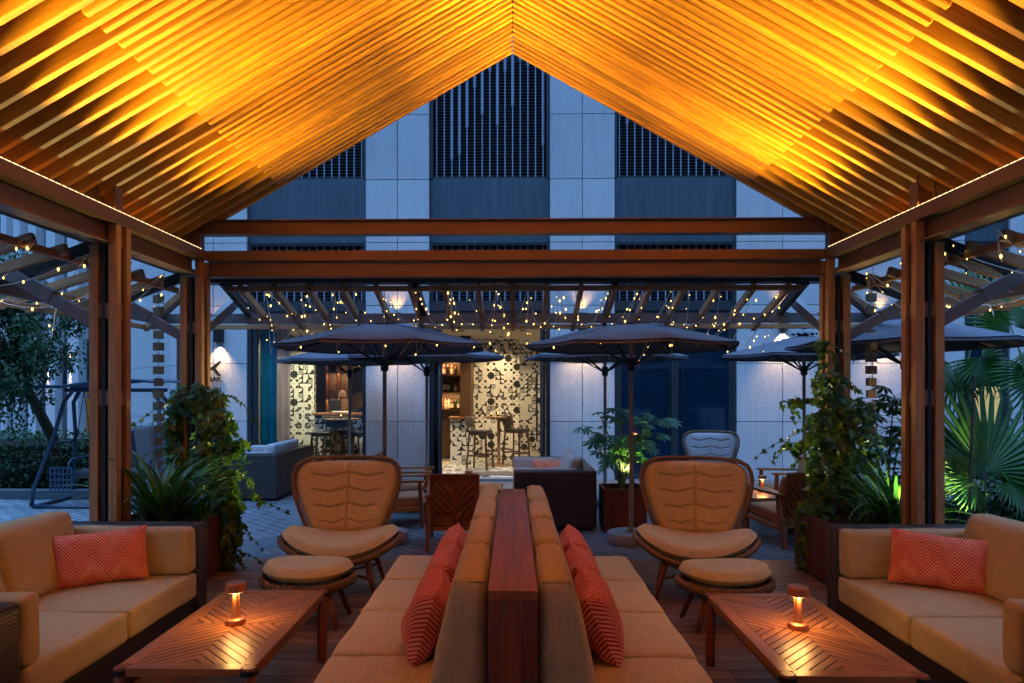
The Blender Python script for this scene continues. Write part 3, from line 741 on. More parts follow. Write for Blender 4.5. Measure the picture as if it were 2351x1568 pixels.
# ------------------------------------------------------------------ back-to-back bench
def bench():
    t = thing('double_bench', 'long back-to-back bench with tan cushions and a red timber console between', 'bench', (0, 2.3, 0), world=True)
    y0, y1, n = 2.32, 4.68, 4; st = (y1-y0)/n; zc = .875
    b = MB()
    for i in range(3): b.box(-.085+.0567*i+.0003, -.085+.0567*(i+1)-.0003, y0-.02, y1+.01, zc-.03, zc)
    b.build('console_top', M['console'], t)
    b = MB()
    for i in range(3): b.box(-.085+.0567*i+.0008, -.085+.0567*(i+1)-.0008, y0-.019, y0+.005, 0, zc-.031)
    b.build('console_front', M['console_z'], t)
    for s in (-1, 1): MB().box(*sorted((s*.0845, s*.065)), y0+.006, y1+.008, 0, zc-.031).build('console_side', M['console'], t)
    for s in (-1, 1):
        MB().box(*sorted((s*.0865, s*.76)), y0+.01, y1-.01, .04, .275).build('base', M['teak_y'], t, bevel=.004)
        for i in range(n):
            yc = y0+st*(i+.5)
            o = MB().cushion((s*.45, yc, .352), (.335, st/2-.003, .072), .03, .016, 2).build('seat_cushion', M['bench'], t, smooth=True)
            q = [(s*.45+a*.323, yc+c*(st/2-.014), .412) for a, c in ((-1,-1),(1,-1),(1,1),(-1,1))]
            MB().tube(q, .0045, 5, closed=True).build('piping', M['bench'], o, smooth=True)
            def fn(p, s=s):
                k = (p.z+.245)/.49                     # 0 bottom .. 1 top
                th = lerp(1.0, .52, k)
                return (s*(-.105+(s*p.x+.105)*th), p.y, p.z)
            o = MB().cushion((s*.200, yc, .665), (.105, st/2-.005, .245), .055, .022, 0, fn=fn).build('back_cushion', M['bench'], t, smooth=True)
            zt = .905
            q = [(s*(.1+.0*1), yc-st/2+.02, zt-.012), (s*.198, yc-st/2+.02, zt-.014), (s*.198, yc+st/2-.02, zt-.014), (s*.1, yc+st/2-.02, zt-.012)]
            MB().tube(q, .004, 5, closed=True).build('piping', M['bench'], o, smooth=True)
bench()
# ------------------------------------------------------------------ pillows
def pillow(label, loc, rot, a=.25, bb=.155, th=.075, group='orange chevron pillows', seed=0):
    b = MB(); N = 18; rr = random.Random(seed)
    ph = rr.uniform(0, 6)
    def mk(sgn):
        def fn(i, j):
            x, y = 2*i-1, 2*j-1
            k = (max(0, 1-x**4)*max(0, 1-y**4))**.62
            z = sgn*th*k*(1+.10*sin(4*x+ph)*cos(3*y+ph)) + .012*sin(3*x+ph)*y
            px = a*x*(1-.045*(1-y*y)); py = bb*y*(1-.07*(1-x*x))
            return (px, py, z), (px+.3*ph, py)
        return fn
    b.grid(mk(1), N, N, uv=True); b.grid(mk(-1), N, N, uv=True, flip=True)
    o = b.build('throw_pillow', M['pillow'], None, smooth=True)
    o.location = loc; o.rotation_euler = rot
    return tag(o, label, 'pillow', group)
# lying face out: local x -> along Y, local y -> up, leaning back
def lean(s, tilt, tw=0, roll=0):
    m = Matrix.Rotation(tw, 3, 'Z') @ Matrix(((0, 0, s), (s*1.0, 0, 0), (0, 1, 0))) @ Matrix.Rotation(-tilt, 3, 'X') @ Matrix.Rotation(roll, 3, 'Z')
    return m.to_euler()
for i, (s, y, tw, lb) in enumerate((
    (-1, 2.98, .06, 'orange chevron pillow nearest on the left side of the double bench'),
    (-1, 3.50, .04, 'orange chevron pillow in the middle of the left side of the double bench'),
    (-1, 4.02, .08, 'orange chevron pillow farthest along the left side of the double bench'),
    (1, 2.98, -.06, 'orange chevron pillow nearest on the right side of the double bench'),
    (1, 3.47, -.03, 'orange chevron pillow in the middle of the right side of the double bench'),
    (1, 3.98, -.08, 'orange chevron pillow farthest along the right side of the double bench'))):
    pillow(lb, (s*.372, y, .575), lean(s, .36, tw, .03*s), .235, .158, .085, 'pillows on the double bench', i)
pillow('red-orange chevron pillow in the corner of the sofa left of the bench', (-2.40, 3.93, .582), (radians(74), radians(-3), radians(28)), .25, .155, .07, 'pillows on the wicker sofas', 9)
pillow('red-orange chevron pillow in the corner of the sofa right of the bench', (2.42, 3.91, .582), (radians(74), radians(3), radians(-28)), .25, .155, .07, 'pillows on the wicker sofas', 11)
pillow('small red-orange pillow in the far sofa beside the terrace planter', (.52, 9.45, .46), (radians(76), 0, radians(-10)), .25, .15, .06, 'pillows on the wicker sofas', 12)
# ------------------------------------------------------------------ coffee tables
def clip(poly, n_, d):
    out = []
    for i in range(len(poly)):
        a, b = poly[i-1], poly[i]; da = a[0]*n_[0]+a[1]*n_[1]-d; db = b[0]*n_[0]+b[1]*n_[1]-d
        if (da < 0) != (db < 0):
            t = da/(da-db); out.append((a[0]+(b[0]-a[0])*t, a[1]+(b[1]-a[1])*t))
        if db <= 0: out.append(b)
    return out
def make_table(label, loc, rz=0, w=.58, l=1.13, h=.40, group='slatted teak low tables'):
    t = thing('coffee_table', label, 'table', loc, rz, group)
    fw = .062; tk = .035
    for e in (-w/2, w/2-fw): MB().box(e, e+fw, -l/2+.05, l/2-.05, h-tk, h).build('side_rail', M['teak_y'], t, bevel=.003)
    for e in (-l/2, l/2-fw): MB().box(-w/2+.05, w/2-.05, e, e+fw, h-tk, h-.0005).build('end_rail', M['teak'], t, bevel=.003)
    b = MB(); iw, il = w/2-fw-.004, l/2-fw-.004; pit = .040; gap = .0065; r2 = sqrt(.5)
    for sx_ in (-1, 1):
        for sy_ in (-1, 1):
            quad = [(0,0), (iw,0), (iw,il), (0,il)]
            k = -30
            while k < 30:
                d0, d1 = k*pit+gap/2, (k+1)*pit-gap/2; k += 1
                p = clip(quad, (r2, -r2), d1); p = clip(p, (-r2, r2), -d0) if p else p
                p = clip(p, (-1, 0), -.0008) if p else p; p = clip(p, (0, -1), -.0008) if p else p
                if len(p) < 3: continue
                P = [(x*sx_, y*sy_) for x, y in p]
                if sx_*sy_ < 0: P = P[::-1]
                q = len(b.v); m = len(P)
                b.v += [(x, y, h-.003) for x, y in P] + [(x, y, h-.022) for x, y in P]
                b.f.append(tuple(range(q, q+m)))
                for i in range(m): j = (i+1) % m; b.f.append((q+i, q+m+i, q+m+j, q+j))
    b.build('slat_panel', M['slat'], t)
    MB().box(-iw, iw, -il, il, h-.036, h-.026).build('under_board', M['teak_z'], t)
    for sx_ in (-1, 1):
        MB().box(*sorted((sx_*(w/2-.03), sx_*(w/2-.05))), -l/2+.06, l/2-.06, h-.085, h-tk-.001).build('apron', M['teak_y'], t)
        for sy_ in (-1, 1):
            x, y = sx_*(w/2-.022), sy_*(l/2-.022)
            MB().lathe([(.026,0),(.028,.01),(.029,h-.004),(.026,h+.001)], (x, y, 0), 18).build('leg', M['teak_z'], t, auto=50)
            MB().lathe([(.037,h-.03),(.037,h-.008)], (x, y, 0), 18).build('leg_collar', M['black'], t)
    return t
T1 = make_table('slatted teak coffee table in front of the sofa left of the bench', (-1.365, 3.365, 0))
make_table('slatted teak coffee table in front of the sofa right of the bench', (1.385, 3.335, 0))
make_table('low teak table among the armchairs before the open bar door', (-.62, 8.75, GZ), pi/2, .58, .95, .42)
make_table('low teak table on the terrace right of the tall winged chair', (2.95, 8.35, GZ), 0, .6, .95, .42)
# ------------------------------------------------------------------ table lamps
def make_lamp(label, loc):
    t = thing('table_lamp', label, 'lamp', loc, 0, 'cordless copper table lamps')
    MB().lathe([(.046,0),(.0475,.003),(.0475,.018),(.044,.024),(.028,.031),(.021,.045),(.018,.08),(.0165,.15),(.0165,.158)], (0,0,0), 28).build('stem', M['copper'], t, auto=35)
    MB().lathe([(.0455,.160),(.0475,.162),(.0475,.200),(.045,.2035),(.004,.2045)], (0,0,0), 28).build('head', M['copper'], t, auto=35)
    MB().lathe([(.020,.1575),(.040,.1575),(.040,.1592),(.020,.1592)], (0,0,0), 24, cap=False).build('diffuser', M['lampglow'], t)
    for k in range(3):
        a = 2*pi*k/3+.5
        lamp('table_lamp_light', 'POINT', (.031*cos(a), .031*sin(a), .149), TL_W, (1, .50, .14), None, t, shadow_soft_size=.006)
    return t
make_lamp('copper table lamp on the coffee table left of the bench', (-1.372, 3.36, .398))
make_lamp('copper table lamp on the coffee table right of the bench', (1.385, 3.335, .398))
make_lamp('copper table lamp above the slatted armchair back, before the bar door', (at(1076,0,8.8).x, 8.8, GZ+.418))
make_lamp('copper table lamp on the far right terrace table', (at(1750,0,8.35).x, 8.35, GZ+.418))
# ------------------------------------------------------------------ winged rattan chairs with ottomans (front towards -Y)
BW = [(0,.25),(.2,.30),(.4,.345),(.6,.382),(.76,.397),(.86,.39),(.93,.37),(.97,.34),(1,.295)]
def chair_surface(s, k, grow=0.0, dep=0.0):
    """s -1..1 across, k 0..1 up the back: a leaning shell with forward wings"""
    hw = interp(BW, k)+grow
    z = lerp(.40-grow*.3, .975+grow, k)
    y = .20+.17*k - .17*(abs(s)**2.6)*(.35+.65*sin(pi*min(1, k*1.05)*.62)) + dep
    return Vector((hw*s, y, z))
def make_chair(label, loc, rz, pad='pad'):
    t = thing('winged_chair', label, 'chair', loc, rz, 'winged rattan lounge chairs')
    rim = [chair_surface(-1, k/16, .024) for k in range(17)] + [chair_surface(-1+2*i/14, 1, .028) for i in range(1, 14)] + [chair_surface(1, 1-k/16, .028) for k in range(17)]
    MB().tube(rim, .0155, 8).build('rim', M['rattan'], t, smooth=True)
    b = MB()
    for s in (-1, 1):
        for k in range(2, 44):
            p = chair_surface(s, k/44, .02); q = chair_surface(s*.78, k/44, .0, .05); b.tube([p, (p+q)/2+Vector((0,.008,0)), q], .0042, 4)
    for i in range(44):
        s = -.95+1.9*i/43; p = chair_surface(s, 1, .02); q = chair_surface(s, .9, 0, .05); b.tube([p, q], .0042, 4)
    b.build('weave', M['rattan'], t)
    b = MB(); b.grid(lambda i, j: chair_surface((2*i-1)*.86, .02+j*.93, 0, .062), 16, 16); b.grid(lambda i, j: chair_surface((2*i-1)*.86, .02+j*.93, 0, .07), 16, 16, flip=True)
    b.build('back_shell', M['rattan'], t, smooth=True)
    # back cushion with stitched zigzags
    def stitch(s, k):
        d = min(1.0, abs(s)/.022)                              # centre seam
        z = k
        for k0 in (.16, .37, .58, .79):
            if abs(s) < .80:
                tri = abs(((abs(s)*2/.8+0) % 2)-1)              # 1 at centre .. 0 at .4 .. 1 at .8
                zz = k0+.035*(tri-1)*1.6+.03
                d = min(d, max(abs(z-zz)/.017, max(0, (abs(s)-.72)/.08)))
        return min(1, d)
    def face(i, j):
        s, k = (2*i-1), j
        e = max(0, 1-abs(s)**6)**.5*max(0, 1-(2*k-1)**10)**.5
        p = chair_surface(s*1.0, .01+.985*k, .002, .025)
        th = .092*e+.016*e*(1-s*s)
        nrm = Vector((-.45*s*abs(s), -1, .2)).normalized()
        return p + nrm*(th - .024*(1-stitch(s, k))*e)
    def back(i, j):
        return chair_surface((2*i-1)*1.0, .01+.985*j, .002, .025)
    b = MB(); b.grid(face, 110, 110); b.grid(back, 20, 16, flip=True)
    b.build('back_cushion', M[pad], t, smooth=True)
    # seat: saddle-shaped oval cushion on a rope rim
    def seatp(a, r, up):
        ca, sa = cos(a), sin(a); x = .43*r*math.copysign(abs(ca)**.78, ca)*(1-.06*sa); y = -.05+.27*r*math.copysign(abs(sa)**.88, sa)
        return Vector((x, y, .355+.125*(x/.42)**2+.05*(y+.05)+up))
    def top(i, j):
        a = 2*pi*i; r = j; e = (max(0, 1-r**5))**.5
        return seatp(a, r, .005+.075*e) if r < 1 else seatp(a, 1.0, .005)
    def bot(i, j):
        a = 2*pi*i; r = j; e = (max(0, 1-r**5))**.5
        return seatp(a, r, .005-.075*e) if r < 1 else seatp(a, 1.0, .005)
    b = MB(); b.grid(top, 40, 14, flip=True); b.grid(bot, 40, 14)
    o = b.build('seat_cushion', M[pad], t, smooth=True)
    MB().tube([seatp(2*pi*i/40, 1.002, .003) for i in range(40)], .004, 5, closed=True).build('piping', M[pad], o, smooth=True)
    MB().tube([seatp(2*pi*i/40, 1.035, -.055) for i in range(40)], .024, 8, closed=True).build('seat_rim', M['rattan'], t, smooth=True)
    b = MB(); b.grid(lambda i, j: seatp(2*pi*i, j*1.0, -.075-.02*(1-j)), 30, 4); b.build('seat_shell', M['rattan'], t, smooth=True)
    legs = []
    for sx_ in (-1, 1):
        for sy_, ly in ((-1, -.30), (1, .26)):
            p, q = Vector((sx_*.20, -.05+sy_*.17, .36)), Vector((sx_*.29, ly, 0)); legs.append((p, q))
            MB().tube([p, lerp(p, q, .5), q], [.024,.022,.015], 10).build('leg', M['teak_z'], t, smooth=True)
    m = [lerp(p, q, .55) for p, q in legs]
    MB().tube([m[0], m[3]], .011, 8).tube([m[1], m[2]], .011, 8).build('stretcher', M['teak_z'], t, smooth=True)
    return t
make_chair('tan winged rattan chair with stitched back behind the ottoman left of the bench', (at(787,0,5.25).x, 5.25, 0), radians(4))
make_chair('tan winged rattan chair with stitched back behind the ottoman right of the bench', (at(1597,0,5.25).x, 5.25, 0), radians(-14))
make_chair('pale winged rattan chair far back in front of the dark glass doors', (at(1630,0,10.7).x, 10.6, GZ), radians(-10), 'greyfab')
def make_ottoman(label, loc, rz):
    t = thing('ottoman', label, 'ottoman', loc, rz, 'rattan ottomans')
    def P(a, r, z):
        ca, sa = cos(a), sin(a); return Vector((.30*r*math.copysign(abs(ca)**.8, ca)*(1+.05*sa), .205*r*math.copysign(abs(sa)**.9, sa), z + .022*(r*ca)**2))
    b = MB()
    b.grid(lambda i, j: P(2*pi*i, j*1.0, .34+.062*(max(0, 1-j**9))**.5), 36, 12, flip=True); b.grid(lambda i, j: P(2*pi*i, j*1.0, .34-.04*(max(0, 1-j**9))**.5), 36, 12)
    b.build('cushion', M['pad'], t, smooth=True)
    b = MB()
    for s_ in (0, 1, 2):                                        # plaited rim of three ropes
        b.tube([P(2*pi*i/120, 1.02+.035*sin(26*2*pi*i/120+s_*2.1), .262+.024*cos(26*2*pi*i/120+s_*2.1)) for i in range(120)], .013, 5, closed=True)
    b.build('plaited_rim', M['rattan'], t, smooth=True)
    b = MB()
    b.grid(lambda i, j: P(2*pi*i, lerp(1.02, .70, j), lerp(.262, .195, j)), 60, 4, flip=False); b.grid(lambda i, j: P(2*pi*i, .72*j, .196), 30, 3)
    b.build('basket', M['rattan'], t, smooth=True)
    for sx_ in (-1, 1):
        for sy_ in (-1, 1): MB().tube([(sx_*.17, sy_*.10, .23), (sx_*.21, sy_*.13, .11), (sx_*.245, sy_*.155, 0)], [.023,.021,.015], 10).build('leg', M['teak_z'], t, smooth=True)
    return t
p = at(707, 0, 4.58); make_ottoman('tan oval rattan ottoman by the left coffee table', (p.x, 4.58, 0), radians(-3))
p = at(1665, 0, 4.55); make_ottoman('tan oval rattan ottoman by the right coffee table', (p.x, 4.55, 0), radians(5))
# ------------------------------------------------------------------ slatted teak armchairs (front towards -Y)
def make_armchair():
    t = thing('armchair', 'slatted teak armchair turned away from the viewer before the open bar door', 'armchair', (0,0,0), 0, 'slatted teak armchairs on the terrace')
    w = .60
    for s in (-1, 1):
        x = s*(w/2-.022)
        MB().bar((x, -.34, 0), (x, -.31, .55), .04, .045, (0,1,0)).build('leg', M['teak_z'], t, bevel=.004)
        MB().bar((x, .36, 0), (x, .24, .55), .04, .05, (0,1,0)).build('leg', M['teak_z'], t, bevel=.004)
        MB().bar((x, -.37, .565), (x, .30, .555), .062, .028).build('armrest', M['teak_y'], t, bevel=.006)
        MB().bar((x, -.32, .24), (x, .28, .20), .035, .05).build('side_rail', M['teak_y'], t, bevel=.003)
    p0, p1 = Vector((0, .20, .20)), Vector((0, .37, .79)); up = (p1-p0).normalized(); nrm = Vector((0, up.z, -up.y)); L = (p1-p0).length
    hw = w/2-.05
    b = MB(); mt = M['teak_z']
    def Q(x, k, d=0): return Vector((x, 0, 0)) + p0 + up*k + nrm*d
    bf = MB()
    for s in (-1, 1): bf.bar(Q(s*(hw-.02), 0), Q(s*(hw-.02), L), .05, .03, tuple(nrm))
    bf.bar(Q(0, .055), Q(0, L-.055), .045, .028, tuple(nrm))
    bf.bar(Q(-hw, L-.03), Q(hw, L-.03), .032, .075, tuple(up)).bar(Q(-hw, .03), Q(hw, .03), .032, .07, tuple(up))
    bf.build('back_frame', mt, t, bevel=.004)
    sl = MB()
    for s in (-1, 1):
        k = -.12
        while k < L-.05:
            a, c = (s*(hw-.05), k+.20), (s*.02, k)
            a2, c2 = list(a), list(c)
            if c[1] < .07: f_ = (.07-c[1])/(a[1]-c[1]); c2 = [lerp(c[0], a[0], f_), .07]
            if a[1] > L-.07: f_ = (L-.07-c[1])/(a[1]-c[1]); a2 = [lerp(c[0], a[0], f_), L-.07]
            if abs(a2[0]-c2[0]) > .02 and c[1] < L-.09: sl.bar(Q(a2[0], a2[1]), Q(c2[0], c2[1]), .018, .040, (0, 0, 1))
            k += .088
    sl.build('back_slats', mt, t)
    MB().box(-w/2+.05, w/2-.05, -.33, .24, .19, .225).build('seat_frame', M['teak'], t, bevel=.003)
    MB().cushion((0, -.06, .30), (w/2-.055, .29, .065), .035, .02, 2, fn=lambda p: (p.x, p.y, p.z-.06*(p.y))).build('seat_cushion', M['rust'], t, smooth=True)
    MB().cushion((0, .20, .55), (w/2-.07, .055, .20), .045, .03, 1, fn=lambda p: (p.x, p.y+.30*p.z, p.z)).build('back_cushion', M['rust'], t, smooth=True)
    return t
ac = make_armchair()
ac.location = (at(1046,0,7.35).x, 7.35, GZ); ac.rotation_euler = (0, 0, pi+radians(3))
G_ = 'slatted teak armchairs on the terrace'
for loc, rz, lb in (
    ((at(915,0,8.5).x, 8.45, GZ), pi/2, 'slatted teak armchair in profile, half hidden behind the left winged chair'),
    ((at(935,0,9.5).x, 9.35, GZ), pi/2+.05, 'slatted teak armchair in profile beyond the half hidden one, nearer the bar wall'),
    ((at(1800,0,7.5).x+.05, 7.55, GZ), pi+radians(14), 'slatted teak armchair at the ivy, seen from behind on the right'),
    ((at(1822,0,9.2).x, 9.25, GZ), -pi/2, 'slatted teak armchair beyond the far right terrace table')):
    dup(ac, loc, rz, lb, G_)
# ------------------------------------------------------------------ umbrellas
def make_umbrella(R=1.17, zt=2.43, ze=2.14):
    t = thing('patio_umbrella', 'grey octagonal umbrella', 'umbrella', (0,0,0), 0, 'grey umbrellas on the terrace')
    MB().lathe([(.255,0),(.26,.01),(.26,.10),(.25,.115)], (0,0,0), 40).build('base', M['granite'], t, auto=40)
    b = MB().lathe([(.075,.116),(.075,.124),(.03,.126)], (0,0,0), 16)
    for k in range(4): b.lathe([(.008,.124),(.008,.134)], (.055*cos(pi/2*k+.5), .055*sin(pi/2*k+.5), 0), 8)
    b.build('base_flange', M['greysteel'], t)
    MB().lathe([(.026,.12),(.026,.62),(.024,.63),(.022,.64),(.022,zt+.02)], (0,0,0), 16).build('pole', M['umbpole'], t, auto=40)
    MB().lathe([(.03,1.86),(.045,1.88),(.045,1.98),(.03,2.0)], (0,0,0), 16).build('hub', M['steel_dk'], t)
    MB().lathe([(.03,zt+.075),(.035,zt+.09),(.018,zt+.105),(.026,zt+.12),(.012,zt+.15),(.002,zt+.16)], (0,0,0), 14).build('finial', M['steel_dk'], t, smooth=True)
    def can(i, j, off=0):
        th = 2*pi*i; r = j*R; k = (th/(pi/4)) % 1; sag = sin(pi*k)
        edge = cos(pi/8)/cos((k-.5)*pi/4)
        z = lerp(zt, ze, j**1.08) - .016*sag*j*(1-.2*j)
        return Vector((r*edge*cos(th)/cos(pi/8)*1.0*cos(pi/8), r*edge*sin(th), z+off)) if j > 0 else Vector((0,0,zt+off))
    n = 48
    b = MB(); b.grid(lambda i, j: can(i, j), n, 8); b.grid(lambda i, j: can(i, j, -.012), n, 8, flip=True)
    b.grid(lambda i, j: can(i, 1, -.012-.022*j), n, 1)
    b.build('canopy', M['canopy'], t, smooth=False, auto=25)
    b = MB(); b.grid(lambda i, j: can(i, max(j, .001)*.16, .045+.012*sin(2*pi*i*12)*j), 48, 3); b.build('vent_cap', M['canopy'], t, smooth=True)
    for k in range(8):
        th = pi/4*k; c, s = cos(th), sin(th)
        MB().bar((.03*c, .03*s, zt-.03), (R*.97*c, R*.97*s, ze-.015), .018, .022).build('rib', M['steel_dk'], t)
        MB().bar((.04*c, .04*s, 1.93), (R*.5*c, R*.5*s, lerp(zt, ze, .52)-.03), .014, .018).build('strut', M['steel_dk'], t)
    return t
M['umbpole'] = plain('umbrella_pole', (.22,.17,.135), .45, .2)
um = make_umbrella()
UM = [(883, 7.45, -20, 'grey umbrella in front of the bar window, nearest the left winged chair'),
      (1449, 7.45, 9, 'grey umbrella on the granite disk beside the terrace planter'),
      (803, 11.15, 14, 'grey umbrella close to the glass of the bar window'),
      (980, 9.9, 30, 'grey umbrella beside the open bar door, partly behind a nearer one'),
      (1389, 9.9, -12, 'grey umbrella in front of the pier between the bar door and the dark doors'),
      (1846, 9.55, 5, 'grey umbrella in front of the wide stone pier left of the right-hand ivy'),
      (2078, 7.2, 18, 'grey umbrella seen between the two right-hand posts of the pavilion')]
for i, (px, Y, rz, lb) in enumerate(UM):
    loc = (at(px, 0, Y).x, Y, GZ)
    if i == 0: um.location = loc; um.rotation_euler = (0, 0, radians(rz)); um['label'] = lb
    else: dup(um, loc, radians(rz), lb)
# ------------------------------------------------------------------ planters
def planter(label, x0, x1, y0, y1, h, z=0):
    t = thing('planter_box', label, 'planter', ((x0+x1)/2, (y0+y1)/2, z)); w, d = (x1-x0)/2, (y1-y0)/2
    b = MB()
    for s in (-1, 1):
        n = max(2, int(2*w/.10))
        for i in range(n): b.box(-w+2*w*i/n+.001, -w+2*w*(i+1)/n-.001, *sorted((s*d, s*(d-.02))), .02, h)
        n = max(2, int(2*d/.10))
        for i in range(n): b.box(*sorted((s*w, s*(w-.02))), -d+.02+(2*d-.04)*i/n+.001, -d+.02+(2*d-.04)*(i+1)/n-.001, .02, h)
    b.build('boards', M['planter'], t, bevel=.002)
    MB().box(-w+.021, w-.021, -d+.021, d-.021, .03, h-.05).build('planting_soil', M['soil'], t)
    return t
planter('dark red timber planter with ivy behind the sofa left of the bench', -3.25, -2.5, 5.30, 6.10, .50)
planter('dark red timber planter with ivy behind the sofa right of the bench', 2.5, 3.3, 5.30, 6.10, .50)
planter('dark red timber planter on the terrace holding the palmate shrub', 1.07, 1.57, 8.0, 8.5, .50, GZ)
# ------------------------------------------------------------------ plants
rp = random.Random(21)
def rv(s=1): return Vector((rp.gauss(0,s), rp.gauss(0,s), rp.gauss(0,s)))
IVY = [(0,-.02),(.20,-.16),(.50,-.22),(.34,.10),(.62,.34),(.24,.40),(0,1.0),(-.24,.40),(-.62,.34),(-.34,.10),(-.50,-.22),(-.20,-.16)]
OVAL = [(0,0),(.18,.2),(.24,.5),(.14,.8),(0,1),(-.14,.8),(-.24,.5),(-.18,.2)]
DIAM = [(0,0),(.26,.42),(0,1),(-.26,.42)]
def leaf(b, p, d, nrm, L, shape, droop=.0, fold=.12):
    """one leaf at p pointing along d, facing nrm"""
    d = d.normalized(); sx_ = d.cross(nrm)
    if sx_.length < 1e-3: sx_ = d.cross(Vector((1,.3,.2)))
    sx_.normalize(); n = sx_.cross(d)
    q = len(b.v)
    for x, y in shape: b.v.append(tuple(p + sx_*(x*L) + d*(y*L) + n*(-abs(x)*L*fold*2 - droop*L*y*y)))
    b.f.append(tuple(range(q, q+len(shape))))
def ivy(label, centre, spots, n_tr=26):
    t = thing('ivy', label, 'climbing plant', centre, 0, None, world=True)
    b = MB(); st = MB()
    for (c, r, n, out) in spots:
        c = Vector(c)
        for _ in range(int(n*.8)):
            o = rv().normalized(); p = c + Vector((o.x*r[0], o.y*r[1], o.z*r[2]))*(rp.random()**.4)
            nr = (o*out + Vector((0,-.6,.35)) + rv(.45)).normalized()
            d = (Vector((rp.gauss(0,.6), rp.gauss(0,.5), -.8)))
            d = d - nr*d.dot(nr)
            leaf(b, p, d, nr, rp.uniform(.045,.095), IVY, .15)
    for _ in range(n_tr):                                  # trailing shoots with leaves along them
        c, r, n, out = rp.choice(spots); c = Vector(c)
        o = rv().normalized(); p = c + Vector((o.x*r[0], o.y*r[1], o.z*r[2]))*.9; v = Vector((o.x, o.y*.6-.2, .3))*.035
        pts = [p.copy()]
        for k in range(rp.randint(5, 11)):
            v += Vector((rp.gauss(0,.007), rp.gauss(0,.007), -.006)); p = p+v; pts.append(p.copy())
            leaf(b, p, v+rv(.03)+Vector((0,0,-.03)), (Vector((0,-.6,.5))+rv(.4)).normalized(), rp.uniform(.03,.06), IVY, .1)
        st.tube(pts, .0025, 4)
    b.build('leaves', M['ivyleaf'], t); st.build('stems', M['stem'], t)
    return t
pxl, pxr = -GX-.105, GX+.105
ivy('green ivy climbing the front left post and spilling over its planter', (pxl, 6.1, .45), [
    ((pxl+.10, 6.02, 1.48), (.26,.14,.14), 260, .5), ((pxl+.26, 6.0, 1.25), (.20,.12,.16), 170, .5), ((pxl-.13, 6.04, 1.25), (.07,.10,.28), 120, .5), ((pxl-.12, 6.04, .85), (.07,.10,.28), 90, .5),
    ((pxl+.18, 5.98, .95), (.13,.12,.22), 170, .5), ((pxl+.32, 5.95, .78), (.16,.12,.16), 170, .5), ((pxl+.40, 5.92, .52), (.15,.14,.20), 240, .5), ((pxl+.44, 5.88, .28), (.10,.12,.24), 160, .5),
    ((pxl+.06, 5.98, .58), (.18,.14,.14), 120, .5), ((pxl+.42, 5.86, .04), (.06,.08,.16), 60, .5), ((pxl+.46, 6.0, 1.06), (.13,.08,.06), 60, .5), ((pxl+.36, 6.0, 1.02), (.10,.08,.12), 60, .5)], 40)
ivy('green ivy climbing the front right post beside the teak armchair', (pxr, 6.1, .45), [
    ((pxr-.16, 6.0, 1.58), (.14,.12,.16), 130, .5), ((pxr+.02, 6.0, 1.34), (.24,.15,.18), 280, .5), ((pxr+.06, 5.98, 1.05), (.28,.16,.2), 300, .5),
    ((pxr-.24, 5.98, 1.22), (.10,.12,.2), 150, .5), ((pxr-.24, 5.96, .82), (.12,.13,.26), 220, .5), ((pxr+.12, 5.98, .68), (.24,.16,.2), 260, .5),
    ((pxr-.30, 5.92, .46), (.16,.14,.20), 260, .5), ((pxr-.36, 5.88, .16), (.08,.1,.18), 90, .5), ((pxr-.42, 6.0, 1.05), (.08,.08,.05), 26, .5), ((pxr-.42, 6.0, 1.45), (.08,.06,.04), 20, .5), ((pxr-.2, 6.0, 1.88), (.04,.04,.14), 22, .5)], 46)
def strap(b, base, az, L, w, arch, lift=1.0):
    """one long arching strap leaf"""
    d = Vector((cos(az), sin(az), 0)); p = Vector(base); e = radians(lerp(86, 58, rp.random()))*lift; pts = []
    n = 9
    for i in range(n+1):
        pts.append(p.copy()); ee = e - arch*(i/n)**1.5
        p = p + (d*cos(ee) + Vector((0,0,sin(ee))))*(L/n)
    sd = Vector((-d.y, d.x, 0)); q = len(b.v)
    for i, p in enumerate(pts):
        ww_ = w*(min(1, .45+i*.25))*(1-(i/n)**3)+.0006
        b.v += [tuple(p-sd*ww_+Vector((0,0,ww_*.35))), tuple(p), tuple(p+sd*ww_+Vector((0,0,ww_*.35)))]
    for i in range(n):
        a = q+3*i; b.f += [(a, a+3, a+4, a+1), (a+1, a+4, a+5, a+2)]
def strap_plant(label, loc, n, L, w=.014, mat='strap'):
    t = thing('strap_leaf_plant', label, 'plant', loc)
    b = MB()
    for i in range(n):
        strap(b, (rp.gauss(0,.03), rp.gauss(0,.03), -.06), rp.uniform(0, 2*pi), L*rp.uniform(.6,1.1), w*rp.uniform(.7,1.2), rp.uniform(.9,2.3))
    b.build('leaves', M[mat], t, smooth=True); return t
strap_plant('dense strap-leaved plant behind the sofa left of the bench', (at(372,0,5.2).x, 5.2, .45), 110, .95, .023)
strap_plant('smaller strap-leaved plant leaning towards the left ivy planter', (at(450,0,5.5).x, 5.5, .45), 40, .55, .012)
strap_plant('bright strap-leaved plant lit from below beside the near right post', (at(2058,0,5.5).x, 5.5, .35), 110, .85, .021)
strap_plant('dark thin-leaved plant behind the sofa right of the bench', (at(1985,0,5.4).x, 5.4, .40), 40, .50, .008, 'leafdk')
